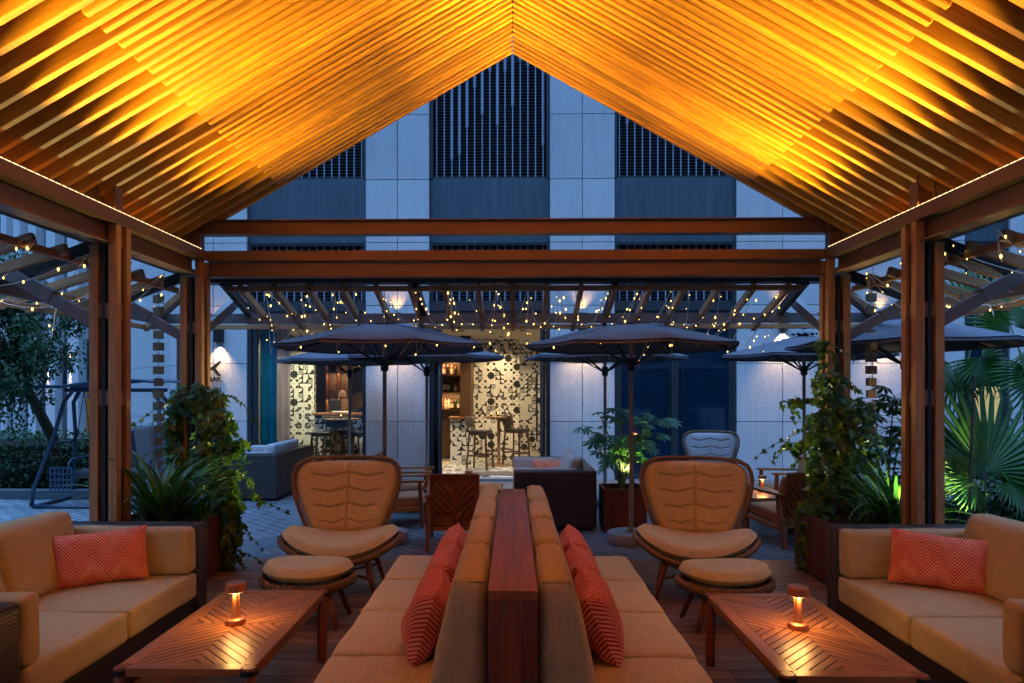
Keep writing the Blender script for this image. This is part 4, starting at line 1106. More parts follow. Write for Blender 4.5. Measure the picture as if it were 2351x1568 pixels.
def palmate(b, p, d, nrm, R, lobes=8):
    d = d.normalized(); sx_ = d.cross(nrm)
    if sx_.length < 1e-3: sx_ = d.cross(Vector((1,.2,.3)))
    sx_.normalize(); n = sx_.cross(d)
    for k in range(lobes):
        a = lerp(-2.3, 2.3, k/(lobes-1)); L = R*(1-.32*abs(a)/2.3)*rp.uniform(.92,1.05); v = d*cos(a)+sx_*sin(a); u = d*-sin(a)+sx_*cos(a)
        q = len(b.v)
        for x, y in ((0,0),(.07,.22),(.15,.5),(.15,.7),(.07,.9),(0,1),(-.07,.9),(-.15,.7),(-.15,.5),(-.07,.22)):
            b.v.append(tuple(p + v*(L*y) + u*(L*x) + n*(-.30*L*y*y - abs(x)*L*.35)))
        b.f += [(q,q+1,q+2,q+3,q+4,q+5), (q,q+5,q+6,q+7,q+8,q+9)]
def shrub(label, loc, stems, nl, R, spread, name='palmate_shrub'):
    t = thing(name, label, 'shrub', loc); b = MB(); st = MB()
    for (dx, dy, h) in stems:
        p0 = Vector((rp.gauss(0,.03), rp.gauss(0,.03), -.08)); p1 = Vector((dx*.45, dy*.45, h*.6)); p2 = Vector((dx, dy, h))
        pts = [p0, lerp(p0,p1,.5)+rv(.01), p1, lerp(p1,p2,.5)+rv(.015), p2]; st.tube(pts, [.014,.012,.010,.008,.006], 6)
        for k in range(nl):
            tt = rp.uniform(.35, 1); q = lerp(p1, p2, tt) if tt > .5 else lerp(p0, p1, tt*2)
            az = rp.uniform(0, 2*pi); el = rp.uniform(-.1, .8); v = Vector((cos(az)*cos(el), sin(az)*cos(el), sin(el))); Lp = rp.uniform(.10, spread)
            e = q + v*Lp; st.tube([q, (q+e)/2+Vector((0,0,.012)), e], [.004,.0035,.0025], 5)
            palmate(b, e, Vector((v.x, v.y, -.10)), (Vector((0,0,1))+Vector((0,-.5,0))+rv(.18)).normalized(), R*rp.uniform(.7,1.1))
    b.build('leaves', M['fatsia'], t); st.build('stems', M['grnstem'], t); return t
shrub('palmate-leaved shrub rising from the terrace planter before the dark doors', (1.32, 8.25, .38), [(-.32,-.1,.50),(-.25,.05,.85),(.02,0,.92),(.22,-.08,.62),(.34,.06,.80),(-.06,-.2,.45),(.1,.15,.55)], 9, .17, .34)
shrub('palmate-leaved shrub behind the right rain chain', (at(2032,0,7.6).x, 7.6, GZ), [(-.2,-.1,1.35),(.1,0,1.6),(.28,.05,1.5),(-.02,-.2,1.2),(.3,-.1,1.15)], 12, .17, .26)
def bush(label, loc, r, n, L, mat='leafdk', name='shrub', shape=OVAL):
    t = thing(name, label, 'shrub', loc); b = MB(); st = MB()
    ce = Vector((0,0,r[2]*.75)); lob = [(Vector((rp.uniform(-.6,.6)*r[0], rp.uniform(-.6,.6)*r[1], ce.z+rp.uniform(-.4,.5)*r[2])), rp.uniform(.35,.6)) for _ in range(14)]
    for c, k in lob: st.tube([(0,0,0), tuple(c*.5+rv(.02)), tuple(c)], [.012,.008,.004], 5)
    for _ in range(n):
        c, k = rp.choice(lob); o = rv().normalized(); p = c + Vector((o.x*r[0], o.y*r[1], o.z*r[2]))*k*(rp.random()**.35)
        if p.z < .01: continue
        leaf(b, p, o+rv(.5)+Vector((0,0,-.2)), (o+Vector((0,-.3,.6))+rv(.3)).normalized(), L*rp.uniform(.7,1.3), shape, .2)
    b.build('leaves', M[mat], t); st.build('stems', M['stem'], t); return t
for px, Y, r, n, L, lb in ((2320, 6.6, (.6,.5,.55), 1000, .085, 'dark leafy shrub under the fan palm at the right edge'),
                           (2215, 7.2, (.5,.4,.45), 700, .08, 'dark leafy shrub behind the lit drooping palm frond'),
                           (2060, 6.9, (.45,.4,.60), 900, .075, 'dark leafy shrub below the palmate shrub, behind the right ivy'),
                           (2340, 9.5, (.8,.6,.7), 900, .10, 'dark leafy shrub far back at the right edge by the lit blind')):
    bush(lb, (at(px,0,Y).x, Y, GZ), r, n, L)
def groundcover():
    b = MB()
    for _ in range(1500):
        X_ = rp.uniform(3.5, 7.2); Y_ = rp.uniform(3.6, 8.6)
        p = Vector((X_, Y_, GZ+rp.uniform(.05,.34))); az = rp.uniform(0, 2*pi)
        leaf(b, p, Vector((cos(az), sin(az), .5)), (Vector((0,-.3,1))+rv(.3)).normalized(), rp.uniform(.08,.2), OVAL, .5)
    return tag(b.build('ground_cover', M['leafdk']), 'low dark broad-leaved ground cover in the right garden bed', 'ground cover', kind='stuff')
groundcover()
MB().poly([(3.45,3.0,GZ+.02),(9,3.0,GZ+.02),(9,10.2,GZ+.02),(3.45,10.2,GZ+.02)]).build('garden_bed', M['soil'])['kind'] = 'structure'
def fan(b, c, axis, nrm, R, n=30, spread=radians(230), fuse=.5):
    axis = axis.normalized(); sd = axis.cross(nrm).normalized(); up = sd.cross(axis)
    for k in range(n):
        a = -spread/2 + spread*(k+.5)/n; da = spread/n*.5; L = R*(1-.28*(abs(a)/(spread/2))**2)*rp.uniform(.94,1.04)
        def P(r, an, z): return c + (axis*cos(an)+sd*sin(an))*r + up*(z - .20*r*r/R)
        w = .5; q = len(b.v); tip = L
        dr = rp.uniform(0,.10) + (.15 if abs(a) > 1.5 else 0)
        b.v += [tuple(P(.02, a, 0)), tuple(P(L*fuse, a-da, -.012)), tuple(P(L*fuse, a, .010)), tuple(P(L*fuse, a+da, -.012)), tuple(P(L*.8, a-da*.45, -.02*dr)), tuple(P(L*.8, a, .006-.3*dr*L*.3)), tuple(P(L*.8, a+da*.45, -.02*dr)), tuple(P(tip, a, -dr*L))]
        b.f += [(q,q+1,q+2), (q,q+2,q+3), (q+1,q+4,q+5,q+2), (q+2,q+5,q+6,q+3), (q+4,q+7,q+5), (q+5,q+7,q+6)]
def palm(label, loc, fronds, th=0):
    t = thing('fan_palm', label, 'palm', loc); 
    if th: MB().tube([(0,0,0), (.02,0,th*.5), (0,0,th)], [.07,.06,.05], 10).build('trunk', M['stem'], t)
    for (dx, dy, dz, ax, nr, R) in fronds:
        e = Vector((dx, dy, dz)); b = MB(); fan(b, e, Vector(ax), Vector(nr), R)
        o = b.build('frond', M['palm'], t)
        MB().tube([(0,0,max(.02, th-.05)), tuple(e*.5+Vector((0,0,th*.5+.03))), tuple(e)], [.012,.009,.006], 6).build('frond_stalk', M['grnstem'], o)
    return t
p = at(2262, 1082, 6.3)
palm('large fan palm with one wide upright frond, right of the near right post', (p.x, 6.3, GZ), [(.0,0,p.z-GZ,(.10,.15,1),(0,-1,.1),.92), (-.16,-.1,p.z-GZ-.06,(-.9,-.3,.25),(.1,-.9,.5),.42), (.12,-.12,p.z-GZ-.08,(.7,-.35,-.75),(.4,-.6,.9),.42), (.5,.2,p.z-GZ-.05,(1,0,.35),(0,-.9,.4),.5), (-.45,-.1,p.z-GZ-.45,(-.6,-.3,-.6),(-.3,-.7,.6),.40)])
p = at(2190, 860, 8.2)
palm('tall fan palm with drooping fronds under the right-hand umbrella', (p.x+.1, 8.2, GZ), [(-.1,0,p.z-GZ+.1,(-.25,-.3,-1),(.1,-.9,.3),.62), (.15,-.1,p.z-GZ+.2,(.5,-.2,-.8),(.2,-.9,.3),.55), (.9,.1,p.z-GZ+.35,(.8,0,-.5),(0,-.9,.5),.7), (.3,.2,p.z-GZ+.75,(.3,.2,1),(0,-1,.2),.7)], 1.5)
p = at(2335, 745, 7.6)
palm('fan palm reaching above the umbrella at the right edge', (p.x+.2, 7.7, GZ), [(-.2,0,p.z-GZ,(-.2,.1,1),(0,-1,.2),.55), (.1,0,p.z-GZ-.55,(-.3,-.3,-.8),(0,-.9,.4),.55), (.45,0,p.z-GZ-.1,(.9,0,.2),(0,-.9,.4),.6)], 1.75)
# bamboo stake
p = at(2222, 1060, 5.9)
b = MB(); z = GZ
while z < 1.62: b.tube([(p.x+.03*(z), 5.9, z), (p.x+.03*(z+.13), 5.9, z+.128)], .012, 8).tube([(p.x+.03*(z+.13), 5.9, z+.126), (p.x+.03*(z+.134), 5.9, z+.136)], .0155, 8); z += .136
tag(b.build('bamboo_stake', plain('bamboo_dark', (.06,.05,.04), .5)), 'dark bamboo stake standing in front of the large fan palm', 'stake')
# spike lights in the planting, and two added on the paving for the ivy
def spike(label, loc, tgt, e, col=(1,.90,.42), size=70):
    t = thing('garden_spotlight', label, 'garden light', loc, 0, 'spike lights in the planting')
    d = (Vector(tgt)-Vector(loc)).normalized()
    MB().tube([(0,0,-.12), (0,0,.02)], .006, 6).build('spike', M['steel_dk'], t)
    a = Vector((0,0,.05)); MB().tube([a-d*.045, a+d*.045], .026, 12, cap=False).tube([a-d*.045, a-d*.03], .026, 12).build('lamp_body', M['steel_dk'], t)
    MB().tube([a+d*.026, a+d*.030], .024, 12).build('lens', M['lampglow'], t)
    lamp('garden_light', 'SPOT', tuple(a+d*.05), e, col, tuple(a+d*2), t, spot_size=radians(size), spot_blend=.8, shadow_soft_size=.02)
p = at(2235, 1165, 6.0); spike('small spotlight under the drooping frond of the large fan palm', (p.x+.02, 5.9, .26), (p.x-.06, 6.2, .85), 60*GL, size=52)
p = at(2075, 1190, 5.9); spike('small spotlight behind the bright strap-leaved plant', (p.x+.06, 5.85, .40), (p.x-.15, 5.45, .85), 60*GL, size=100)
p = at(2330, 1100, 7.0); spike('small spotlight aimed up at the tall palm by the right edge', (p.x-.3, 7.0, GZ+.12), (p.x-.3, 7.9, 2.1), 34*GL)
spike('small spotlight in the terrace planter under the palmate shrub', (1.42, 8.12, .42), (1.36, 8.3, 1.0), 16*GL, size=100)
spike('small added spotlight on the paving, hidden behind the left winged chair', (-2.0, 7.5, GZ+.12), (-2.5, 6.05, 1.15), 110*GL, size=50)  # added lamp, out of sight, to brighten the left ivy from behind
spike('small added spotlight on the paving, hidden behind the right winged chair', (2.0, 7.4, GZ+.12), (2.65, 6.05, 1.35), 70*GL, size=44)  # its added twin for the edges of the right ivy
# ------------------------------------------------------------------ left garden: hedge, kerb, tree, swing
def hedge():
    t = thing('hedge', 'clipped dark green hedge behind the swing seat on the left', 'hedge', (-9, 12, GZ), world=True)
    b = MB(); x0, x1, y0, y1, h = -13.5, -6.35, 10.75, 13.0, .98
    def f(x, y): return h - .10 + .07*sin(2.1*x+.5)*cos(1.7*y) + .05*sin(5.3*x) + GZ
    for _ in range(9000):
        side = rp.random()
        if side < .55: x, y = rp.uniform(x0,x1), y0 + rp.random()**2*.25+.08*sin(3*rp.random()); z = rp.uniform(GZ+.10, f(x,y)); o = Vector((0,-1,.35)); y += .06*sin(4*x)+.05*cos(7*z)
        elif side < .9: x, y = rp.uniform(x0,x1), rp.uniform(y0,y1); z = f(x,y)-rp.random()*.08; o = Vector((0,-.3,1))
        else: x, y = x1-rp.random()**2*.2, rp.uniform(y0,y1); z = rp.uniform(GZ+.1, f(x,y)); o = Vector((1,-.2,.3))
        leaf(b, Vector((x,y,z)), o*.4+rv(.6)+Vector((0,0,.1)), (o+rv(.5)).normalized(), rp.uniform(.04,.085), OVAL, .2)
    b.build('leaves', M['leafdk'], t)
    b = MB()
    for _ in range(90):
        x, y = rp.uniform(x0,x1), rp.uniform(y0+.15,y1); b.tube([(x,y,GZ), (x+rp.gauss(0,.1), y+rp.gauss(0,.1), GZ+.75)], .012, 5)
    b.build('stems', M['stem'], t)
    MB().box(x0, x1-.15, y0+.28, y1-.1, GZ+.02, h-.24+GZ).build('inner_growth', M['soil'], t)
hedge()
MB().box(-14, -6.25, 10.25, 10.42, GZ, GZ+.14).box(-6.25, -6.08, 10.25, 13.2, GZ, GZ+.14).build('kerb', M['slab'], bevel=.008)['kind'] = 'structure'
MB().poly([(-14,10.42,GZ+.03),(-6.25,10.42,GZ+.03),(-6.25,13.4,GZ+.03),(-14,13.4,GZ+.03)]).build('hedge_bed', M['soil'])['kind'] = 'structure'
def tree():
    base = at(40, 0, 9.6); t = thing('garden_tree', 'dark evergreen tree at the left edge above the hedge', 'tree', (base.x, 11.2, GZ), world=True)
    c0 = Vector((base.x-.12, 9.6, 2.35)); tb = MB(); b = MB()
    tb.tube([(base.x-.4, 11.2, GZ), (base.x-.38, 10.9, .8), (base.x-.3, 10.2, 1.6), (base.x-.25, 9.8, 2.6)], [.09,.08,.065,.03], 10)
    cl = []
    for _ in range(80):
        o = rv().normalized(); k = rp.uniform(.35,1); c = c0 + Vector((o.x*.92, o.y*.8, o.z*1.2))*k; cl.append((c, rp.uniform(.16,.32)))
        if _ % 3 == 0: tb.tube([(base.x-.3, 10.1, 1.6), tuple(lerp(Vector((base.x-.3,10.1,1.7)), c, .55)+rv(.06)), tuple(c)], [.025,.014,.006], 6)
    for _ in range(11000):
        c, r = rp.choice(cl); o = rv().normalized(); p = c + o*r*(rp.random()**.4)
        leaf(b, p, o*.5+rv(.5)+Vector((0,0,-.35)), (o*.5+Vector((0,-.2,.8))+rv(.4)).normalized(), rp.uniform(.045,.085), OVAL, .25)
    tb.build('trunk', M['stem'], t); b.build('crown', M['leafdk'], t)
tree()
def swing():
    t = thing('swing_seat', 'dark blue metal garden swing seat with a slatted canopy by the hedge', 'swing', (-5.9, 9.9, GZ), world=True)
    fr = M['swing']; Y0, Y1 = 9.45, 10.35; zt = 1.62
    for x, s in ((at(150,0,9.9).x, 1), (at(383,0,9.9).x, -1)):
        for y0, y1 in ((Y0, 9.82), (Y1, 9.98)):
            xb = x-.18*s if s > 0 else x+.18
            MB().tube([(xb+.0, y0, GZ+.03), (xb+.02*s, y0, GZ+.25), (x+.0, lerp(y0,y1,.6), .95), (x+.05*s, lerp(y0,y1,.92), 1.38), (x+.16*s, y1, zt-.07)], .028, 10).build('side_leg', fr, t, smooth=True)
        MB().tube([(x-.16*s, Y0, GZ+.03), (x-.16*s, Y1, GZ+.03)], .026, 10).build('foot_bar', fr, t, smooth=True)
        MB().tube([(x-.02*s, 9.66, .80), (x-.02*s, 10.14, .80)], .018, 8).build('cross_bar', fr, t, smooth=True)
    xa, xb = at(150,0,9.9).x, at(383,0,9.9).x
    MB().tube([(xa-.16, Y0, GZ+.03), (xa+.3, Y0, GZ+.026), (xb+.16, Y0, GZ+.026)], .026, 10).build('base_bar', fr, t, smooth=True)
    MB().tube([(xa, 9.9, zt-.06), (xb, 9.9, zt-.06)], .03, 10).build('top_bar', fr, t, smooth=True)
    xc0, xc1 = at(116,0,9.9).x, at(412,0,9.9).x
    def cz(k): return zt - .015 + .10*sin(pi*min(1,max(0,(k-.25)/.9)))
    b = MB()
    for y in (9.45, 10.35): b.tube([(lerp(xc0,xc1,k/20), y, cz(k/20)) for k in range(21)], .022, 8)
    b.build('canopy_frame', fr, t, smooth=True)
    b = MB()
    for i in range(13):
        y = 9.50+.80*i/12; q = [(lerp(xc0,xc1,k/16), y, cz(k/16)+.012) for k in range(17)]
        for k in range(16): b.bar(q[k], q[k+1], .045, .010)
    b.build('canopy_slats', fr, t)
    x0, x1 = xa+.32, xb-.12
    MB().cushion(((x0+x1)/2, 9.85, .36), ((x1-x0)/2, .26, .05), .03, .01, 2).build('seat', M['swingfab'], t, smooth=True)
    MB().cushion(((x0+x1)/2, 10.16, .66), ((x1-x0)/2, .05, .30), .04, .02, 1, fn=lambda p: (p.x, p.y+.25*p.z, p.z)).build('backrest', M['swingfab'], t, smooth=True)
    MB().cushion((x1-.06, 9.80, .68), (.11, .20, .36), .05, .03, 0, fn=lambda p: (p.x-.16*p.z, p.y, p.z)).build('side_cushion', M['swingpad'], t, smooth=True)
    for x in (x0-.04, x1+.04):
        MB().tube([(x, 9.55, .36), (x, 9.55, .52), (x, 9.62, .58), (x, 10.05, .58)], .016, 8).build('armrest', fr, t, smooth=True)
        for y in (9.62, 10.12): MB().tube([(x, y, .35), (x, lerp(y, 9.9, .5), 1.0), (x, 9.9, zt-.08)], .006, 5).build('hanger', M['steel_dk'], t)
    b = MB(); gx, gw = x0-.30, .30                      # perforated basket hung on the side
    for i in range(6): b.box(gx+gw*i/5-.012, gx+gw*i/5+.012, 9.545, 9.555, .12, .46)
    for k in range(5): b.box(gx-.012, gx+gw+.012, 9.538, 9.5445, .12+.085*k-.012, .12+.085*k+.012)
    b.build('side_tray', fr, t)
M['swingpad'] = fabric('swing_pad', (.12,.095,.09), .1, 'v')
swing()
# ------------------------------------------------------------------ inside the bar
rb = random.Random(5)
def P15(px, py, Y): return at(px, py, Y)
# bar counters
def counter(label, x0, x1, y0, y1, h):
    t = thing('bar_counter', label, 'counter', ((x0+x1)/2, y0, FZ), world=True)
    MB().box(x0, x1, y0, y1, FZ+.001, h-.04).build('tiled_front', M['tile'], t)
    MB().box(x0-.04, x1+.02, y0-.10, y1, h-.039, h).build('counter_top', M['console'], t, bevel=.004)
xa, xb = at(1006,0,14.75).x, at(1063,0,14.75).x
counter('bar counter with patterned tile front under the bottle shelves, in the open doorway', -4.35+3.0, at(1086,0,14.75).x, 14.75, 15.25, .98)
counter('bar counter with patterned tile front behind the stools in the left window', at(722,0,14.2).x, at(850,0,14.2).x, 14.2, 14.75, 1.08)
# back bar with bottles (doorway)
x0, x1 = at(985,0,15.9).x, at(1066,0,15.9).x
bs = thing('bottle_shelves', 'lit brown back-bar shelves of bottles seen through the open door', 'shelf', ((x0+x1)/2, 16.0, FZ), world=True)
MB().box(x0, x1, 16.05, 16.10, FZ, 2.75).build('back_panel', M['brownwall'], bs)
sz_ = [1.12, 1.53, 1.90]
for z in sz_: MB().box(x0+.01, x1-.02, 15.75, 16.048, z-.025, z).build('shelf_board', M['brownwall'], bs)
def bottle_mesh(kind):
    pr = {0: [(.036,0),(.038,.01),(.038,.16),(.030,.19),(.013,.215),(.012,.27),(.014,.272),(.014,.29)],
          1: [(.044,0),(.046,.01),(.046,.12),(.035,.155),(.014,.175),(.013,.21),(.017,.212),(.017,.24)],
          2: [(.032,0),(.034,.01),(.034,.20),(.022,.235),(.012,.25),(.012,.30),(.014,.302),(.014,.32)]}[kind]
    return MB().lathe(pr, (0,0,0), 12), pr
BC = [('amber', (.22,.07,.012)), ('dark', (.02,.014,.01)), ('green', (.02,.05,.02)), ('clear', (.35,.30,.24)), ('red', (.18,.012,.008))]
BM = {n: plain('bottle_'+n, c, .12, 0, .7) for n, c in BC}
LB = plain('paper_label', (.62,.55,.42), .7); CAP = plain('bottle_cap', (.03,.025,.02), .4)
protoB = {}
def bottle(loc, kind, colr, lit, label, group):
    key = (kind, colr, lit)
    if key not in protoB:
        mb, pr = bottle_mesh(kind); t = thing('bottle', label, 'bottle', loc, 0, group)
        mb.build('glass_body', BM[colr], t, auto=50)
        r = pr[2][0]+.0012; zl = pr[2][1]
        if lit: MB().lathe([(r, zl*.22), (r, zl*.80)], (0,0,0), 12, cap=False).build('label', LB, t, auto=50)
        MB().lathe([(pr[-1][0]+.001, pr[-1][1]-.03), (pr[-1][0]+.001, pr[-1][1]+.004)], (0,0,0), 10).build('cap', CAP, t, auto=50)
        protoB[key] = t; return t
    return dup(protoB[key], loc, rb.uniform(0, 6), label, group)
nm = ['lowest', 'middle', 'top']
for si, z in enumerate(sz_):
    x = x0+.10
    while x < x1-.12:
        k = rb.randint(0, 2); n, c = rb.choice(BC); lit = rb.random() < .7
        bottle((x, 15.87+rb.uniform(-.04,.05), z+.0005), k, n, lit, 'small liquor bottle on the %s lit shelf behind the doorway bar' % nm[si], 'bottles on the %s doorway shelf' % nm[si]); x += rb.uniform(.075, .10)
# left window back bar
y = 16.0; x0, x1 = at(750,0,y).x, at(840,0,y).x
ws = thing('glass_shelves', 'dark back-bar cabinet with lit shelves in the left window', 'shelf', ((x0+x1)/2, y, FZ), world=True)
MB().box(at(718,0,y).x, x1+.7, y+.2, y+.25, FZ, 2.75).build('back_panel', M['brownwall'], ws)
xs = [at(751,0,y).x, at(777,0,y).x, at(803,0,y).x, at(806,0,y).x, x1+.3]
for a in xs[:3]: MB().box(a-.012, a+.012, y-.12, y+.199, FZ, 2.74).build('upright', M['console_z'], ws)
zs = [at(780,855,y).z, at(780,913,y).z]
for i, z in enumerate(zs): MB().box(xs[0]+.013, xs[1]-.013, y-.10, y+.198, z-.012, z).box(xs[1]+.013, xs[2]-.013, y-.10, y+.198, z-.012, z).build('shelf_board', M['lampboard'] if False else M['brownwall'], ws)
zz = at(820,843,y).z; MB().box(xs[3], x1+.3, y-.10, y+.198, zz-.02, zz).build('shelf_board', M['brownwall'], ws)
for i in range(9): bottle((xs[3]+.06+.085*i, y+.03, zz+.0005), rb.randint(0,2), rb.choice(['dark','green','amber']), True, 'dark bottle on the high shelf at the right of the left window', 'bottles on the left window shelf')
def glass(loc, label, group, stem=True):
    key = ('g', stem)
    if key not in protoB:
        t = thing('wine_glass' if stem else 'tumbler', label, 'glass', loc, 0, group)
        if stem: MB().lathe([(.03,0),(.028,.003),(.004,.008),(.004,.07),(.025,.09),(.036,.12),(.033,.165)], (0,0,0), 12, cap=False).build('bowl', M['glass'], t, auto=60)
        else: MB().lathe([(.030,0),(.033,.11),(.031,.11),(.028,.006)], (0,0,0), 12).build('bowl', M['glass'], t, auto=60)
        protoB[key] = t; return
    dup(protoB[key], loc, 0, label, group)
for i in range(4): glass((xs[0]+.05+.075*i, y, zs[1]+.001), 'stemmed glass on the lower cabinet shelf in the left window', 'stemmed glasses in the left window')
for i in range(4): glass((xs[1]+.27+.04*i, y-.02+.03*(i%2), zs[1]+.001), 'stemmed glass on the lower cabinet shelf in the left window', 'stemmed glasses in the left window')
for i in range(7): glass((at(818,0,14.3).x+.055*i, 14.4+.05*(i%2), 1.081), 'clear tumbler on the counter at the right of the left window', 'tumblers on the left counter', False)
# domed slatted lantern on the shelf
t = thing('slatted_lantern', 'small red domed lantern with pale ribs on the cabinet shelf', 'lantern', (at(787,0,y).x, y-.03, zs[1]+.001))
MB().lathe([(.085,0),(.085,.02),(.08,.08),(.062,.14),(.03,.17),(.0,.178)], (0,0,0), 18).build('dome', plain('lantern_red', (.25,.04,.02), .5), t, smooth=True)
b = MB()
for k in range(14):
    a = 2*pi*k/14; b.tube([(.087*cos(a),.087*sin(a),.012), (.083*cos(a),.083*sin(a),.08), (.064*cos(a),.064*sin(a),.142), (.02*cos(a),.02*sin(a),.178)], .005, 5)
b.build('ribs', emit('lantern_rib_glow', (1,.5,.25), .7, False), t)
# till on the counter
t = thing('till', 'dark point-of-sale screen on the counter in the left window', 'till', (at(765,0,14.4).x, 14.42, 1.08))
MB().bar((-.10,.0,.16), (.14,.02,.16), .035, .24, (.25,-.2,1)).build('screen', M['frame'], t, bevel=.006)
MB().box(-.05,.09,-.05,.09,0,.02).bar((.02,.02,.02),(.03,.03,.12), .04, .03).build('stand', M['steel_dk'], t)
t = thing('folded_towel', 'pale folded cloth lying on the counter beside the till', 'cloth', (at(775,0,14.3).x+.1, 14.22, 1.08))
MB().cushion((0,0,.022), (.19,.06,.022), .018, .003, 2).build('fold', LB, t, smooth=True)
# bar stools and high tables
def make_stool():
    t = thing('bar_stool', 'dark timber bar stool', 'bar stool', (0,0,0), 0, 'dark timber bar stools'); m_ = M['stoolw']
    for sx_ in (-1, 1):
        MB().bar((sx_*.21, -.21, 0), (sx_*.17, -.17, .74), .035, .035).build('leg', m_, t, bevel=.004)
        MB().tube([(sx_*.21, .22, 0), (sx_*.17, .18, .74), (sx_*.18, .21, .90), (sx_*.19, .25, 1.07)], [.02,.019,.017,.014], 8).build('leg', m_, t, smooth=True)
        MB().bar((sx_*.197, -.197, .28), (sx_*.197, .20, .28), .02, .035).build('side_rung', m_, t)
    MB().bar((-.19, -.195, .36), (.19, -.195, .36), .02, .035).build('front_rung', m_, t)
    MB().bar((-.19, .205, .36), (.19, .205, .36), .02, .035).build('back_rung', m_, t)
    MB().box(-.19,.19,-.19,.19,.70,.735).build('seat_frame', m_, t, bevel=.004)
    MB().cushion((0,0,.76), (.20,.20,.028), .02, .012, 2).build('seat_pad', M['stoolpad'], t, smooth=True)
    MB().cushion((0,.232,.97), (.19,.018,.11), .016, .012, 1, fn=lambda p: (p.x, p.y+.25*p.z+.25*p.x*p.x, p.z)).build('backrest', M['stoolpad'], t, smooth=True)
    return t
M['stoolpad'] = plain('stool_leather', (.035,.028,.024), .45)
st0 = make_stool()
stools = [(1103, 1055, 14.0, pi/2-.3, 'dark bar stool turned from the bar counter, left of the doorway high table'),
          (1186, 1052, 14.6, pi-1.0, 'dark bar stool with buttoned back against the tiled wall, right of the doorway high table'),
          (742, 0, 13.5, -pi/2, 'dark bar stool at the left of the round high table in the left window'),
          (766, 0, 14.0, pi+.4, 'dark bar stool behind the round high table, nearest the tiled strip'),
          (797, 0, 13.95, pi-.1, 'dark bar stool at the counter directly behind the round high table'),
          (828, 0, 13.5, pi/2, 'dark bar stool half cut off by the pier, right of the round high table')]
for i, (px, py, Y, rz, lb) in enumerate(stools):
    loc = (at(px,0,Y).x, Y, FZ)
    if i == 0: st0.location = loc; st0.rotation_euler = (0,0,rz); st0['label'] = lb
    else: dup(st0, loc, rz, lb)
def hightable(label, loc, four=False):
    t = thing('high_table', label, 'table', loc, 0, 'round high tables in the bar')
    MB().lathe([(.34,1.02),(.345,1.03),(.345,1.045),(.34,1.05)], (0,0,0), 32).build('tabletop', M['tabtop'], t, auto=40)
    if four:
        for k in range(4):
            a = pi/4+pi/2*k; MB().tube([(.22*cos(a),.22*sin(a),1.02), (.2*cos(a),.2*sin(a),.8), (.28*cos(a),.28*sin(a),0)], [.02,.02,.015], 8).build('leg', M['pergola'], t, smooth=True)
    else:
        MB().lathe([(.28,0),(.28,.015),(.04,.02),(.036,.04),(.036,1.02)], (0,0,0), 24).build('pedestal', M['pergola'], t, auto=40)
M['tabtop'] = wood('pale_table_top', (.22,.12,.055), (.38,.22,.11), 'X', .35)
hightable('round high table on one post before the tiled wall in the doorway', (at(1145,0,14.7).x, 14.7, FZ))
hightable('round high table on four legs in the left window', (at(786,0,13.5).x, 13.5, FZ), True)
def candle(label, loc):
    t = thing('candle_holder', label, 'candle', loc, 0, 'small candles on the high tables')
    MB().lathe([(.03,0),(.035,.05),(.032,.05),(.027,.012)], (0,0,0), 14).build('cup', M['stoolpad'], t, auto=50)
    MB().lathe([(.002,.035),(.009,.05),(.006,.07),(.0005,.085)], (0,0,0), 10).build('flame', M['flame'], t, smooth=True)
candle('lit candle in a dark cup on the left window high table', (at(783,0,13.45).x, 13.45, FZ+1.05))
candle('lit candle in a dark cup at the left of the doorway high table', (at(1128,0,14.6).x, 14.6, FZ+1.05))
candle('lit candle in a dark cup near the centre of the doorway high table', (at(1143,0,14.7).x, 14.65, FZ+1.05))
# curtains behind the left window, the glass's sky reflection painted into their tints
def curtain(label, x0, x1, y, mat, amp=.03, f=38):
    b = MB()
    def fn(k, off): 
        x = lerp(x0, x1, k); return x, y+off+amp*sin(f*x+1.3*sin(5*x))*(.7+.3*sin(2.3*x))
    b.grid(lambda i, j: (*fn(i, 0), lerp(FZ+.02, 2.74, j)), 120, 6); b.grid(lambda i, j: (*fn(i, .006), lerp(FZ+.02, 2.74, j)), 120, 6, flip=True)
    o = b.build('curtain', mat, smooth=True); return tag(o, label, 'curtain', 'curtains in the left window')
def sheer(name, c, tr):
    g = G(name, .8, 0, .1); g.col(c); a = g.n('BsdfTransparent'); tl = g.n('BsdfTranslucent', {0: tuple(c)+(1,)}); m1 = g.n('MixShader', {0: .5, 1: g.b.outputs[0], 2: tl.outputs[0]}); m2 = g.n('MixShader', {0: tr, 1: m1.outputs[0], 2: a.outputs[0]}); g.t.links.new(m2.outputs[0], g.out.inputs[0]); return g.m
curtain('deep turquoise curtain gathered at the left of the bar window', at(595,0,12.9).x, at(634,0,12.9).x, 12.95, sheer('turquoise_cloth', (.03,.40,.56), 0))
curtain('sheer curtain tinted pink for the sky mirrored in the glass, between the turquoise one and the tiled strip', at(632,0,12.95).x, at(664,0,12.95).x, 13.02, sheer('sheer_cloth', (.55,.45,.46), .3), .02, 55)
# door mat
tag(MB().box(at(1078,0,13.05).x, at(1187,0,13.05).x, 12.86, 13.45, FZ+.001, FZ+.014).build('door_mat', M['mat'], bevel=.004), 'flat brown mat on the tiles inside the open bar door', 'mat')
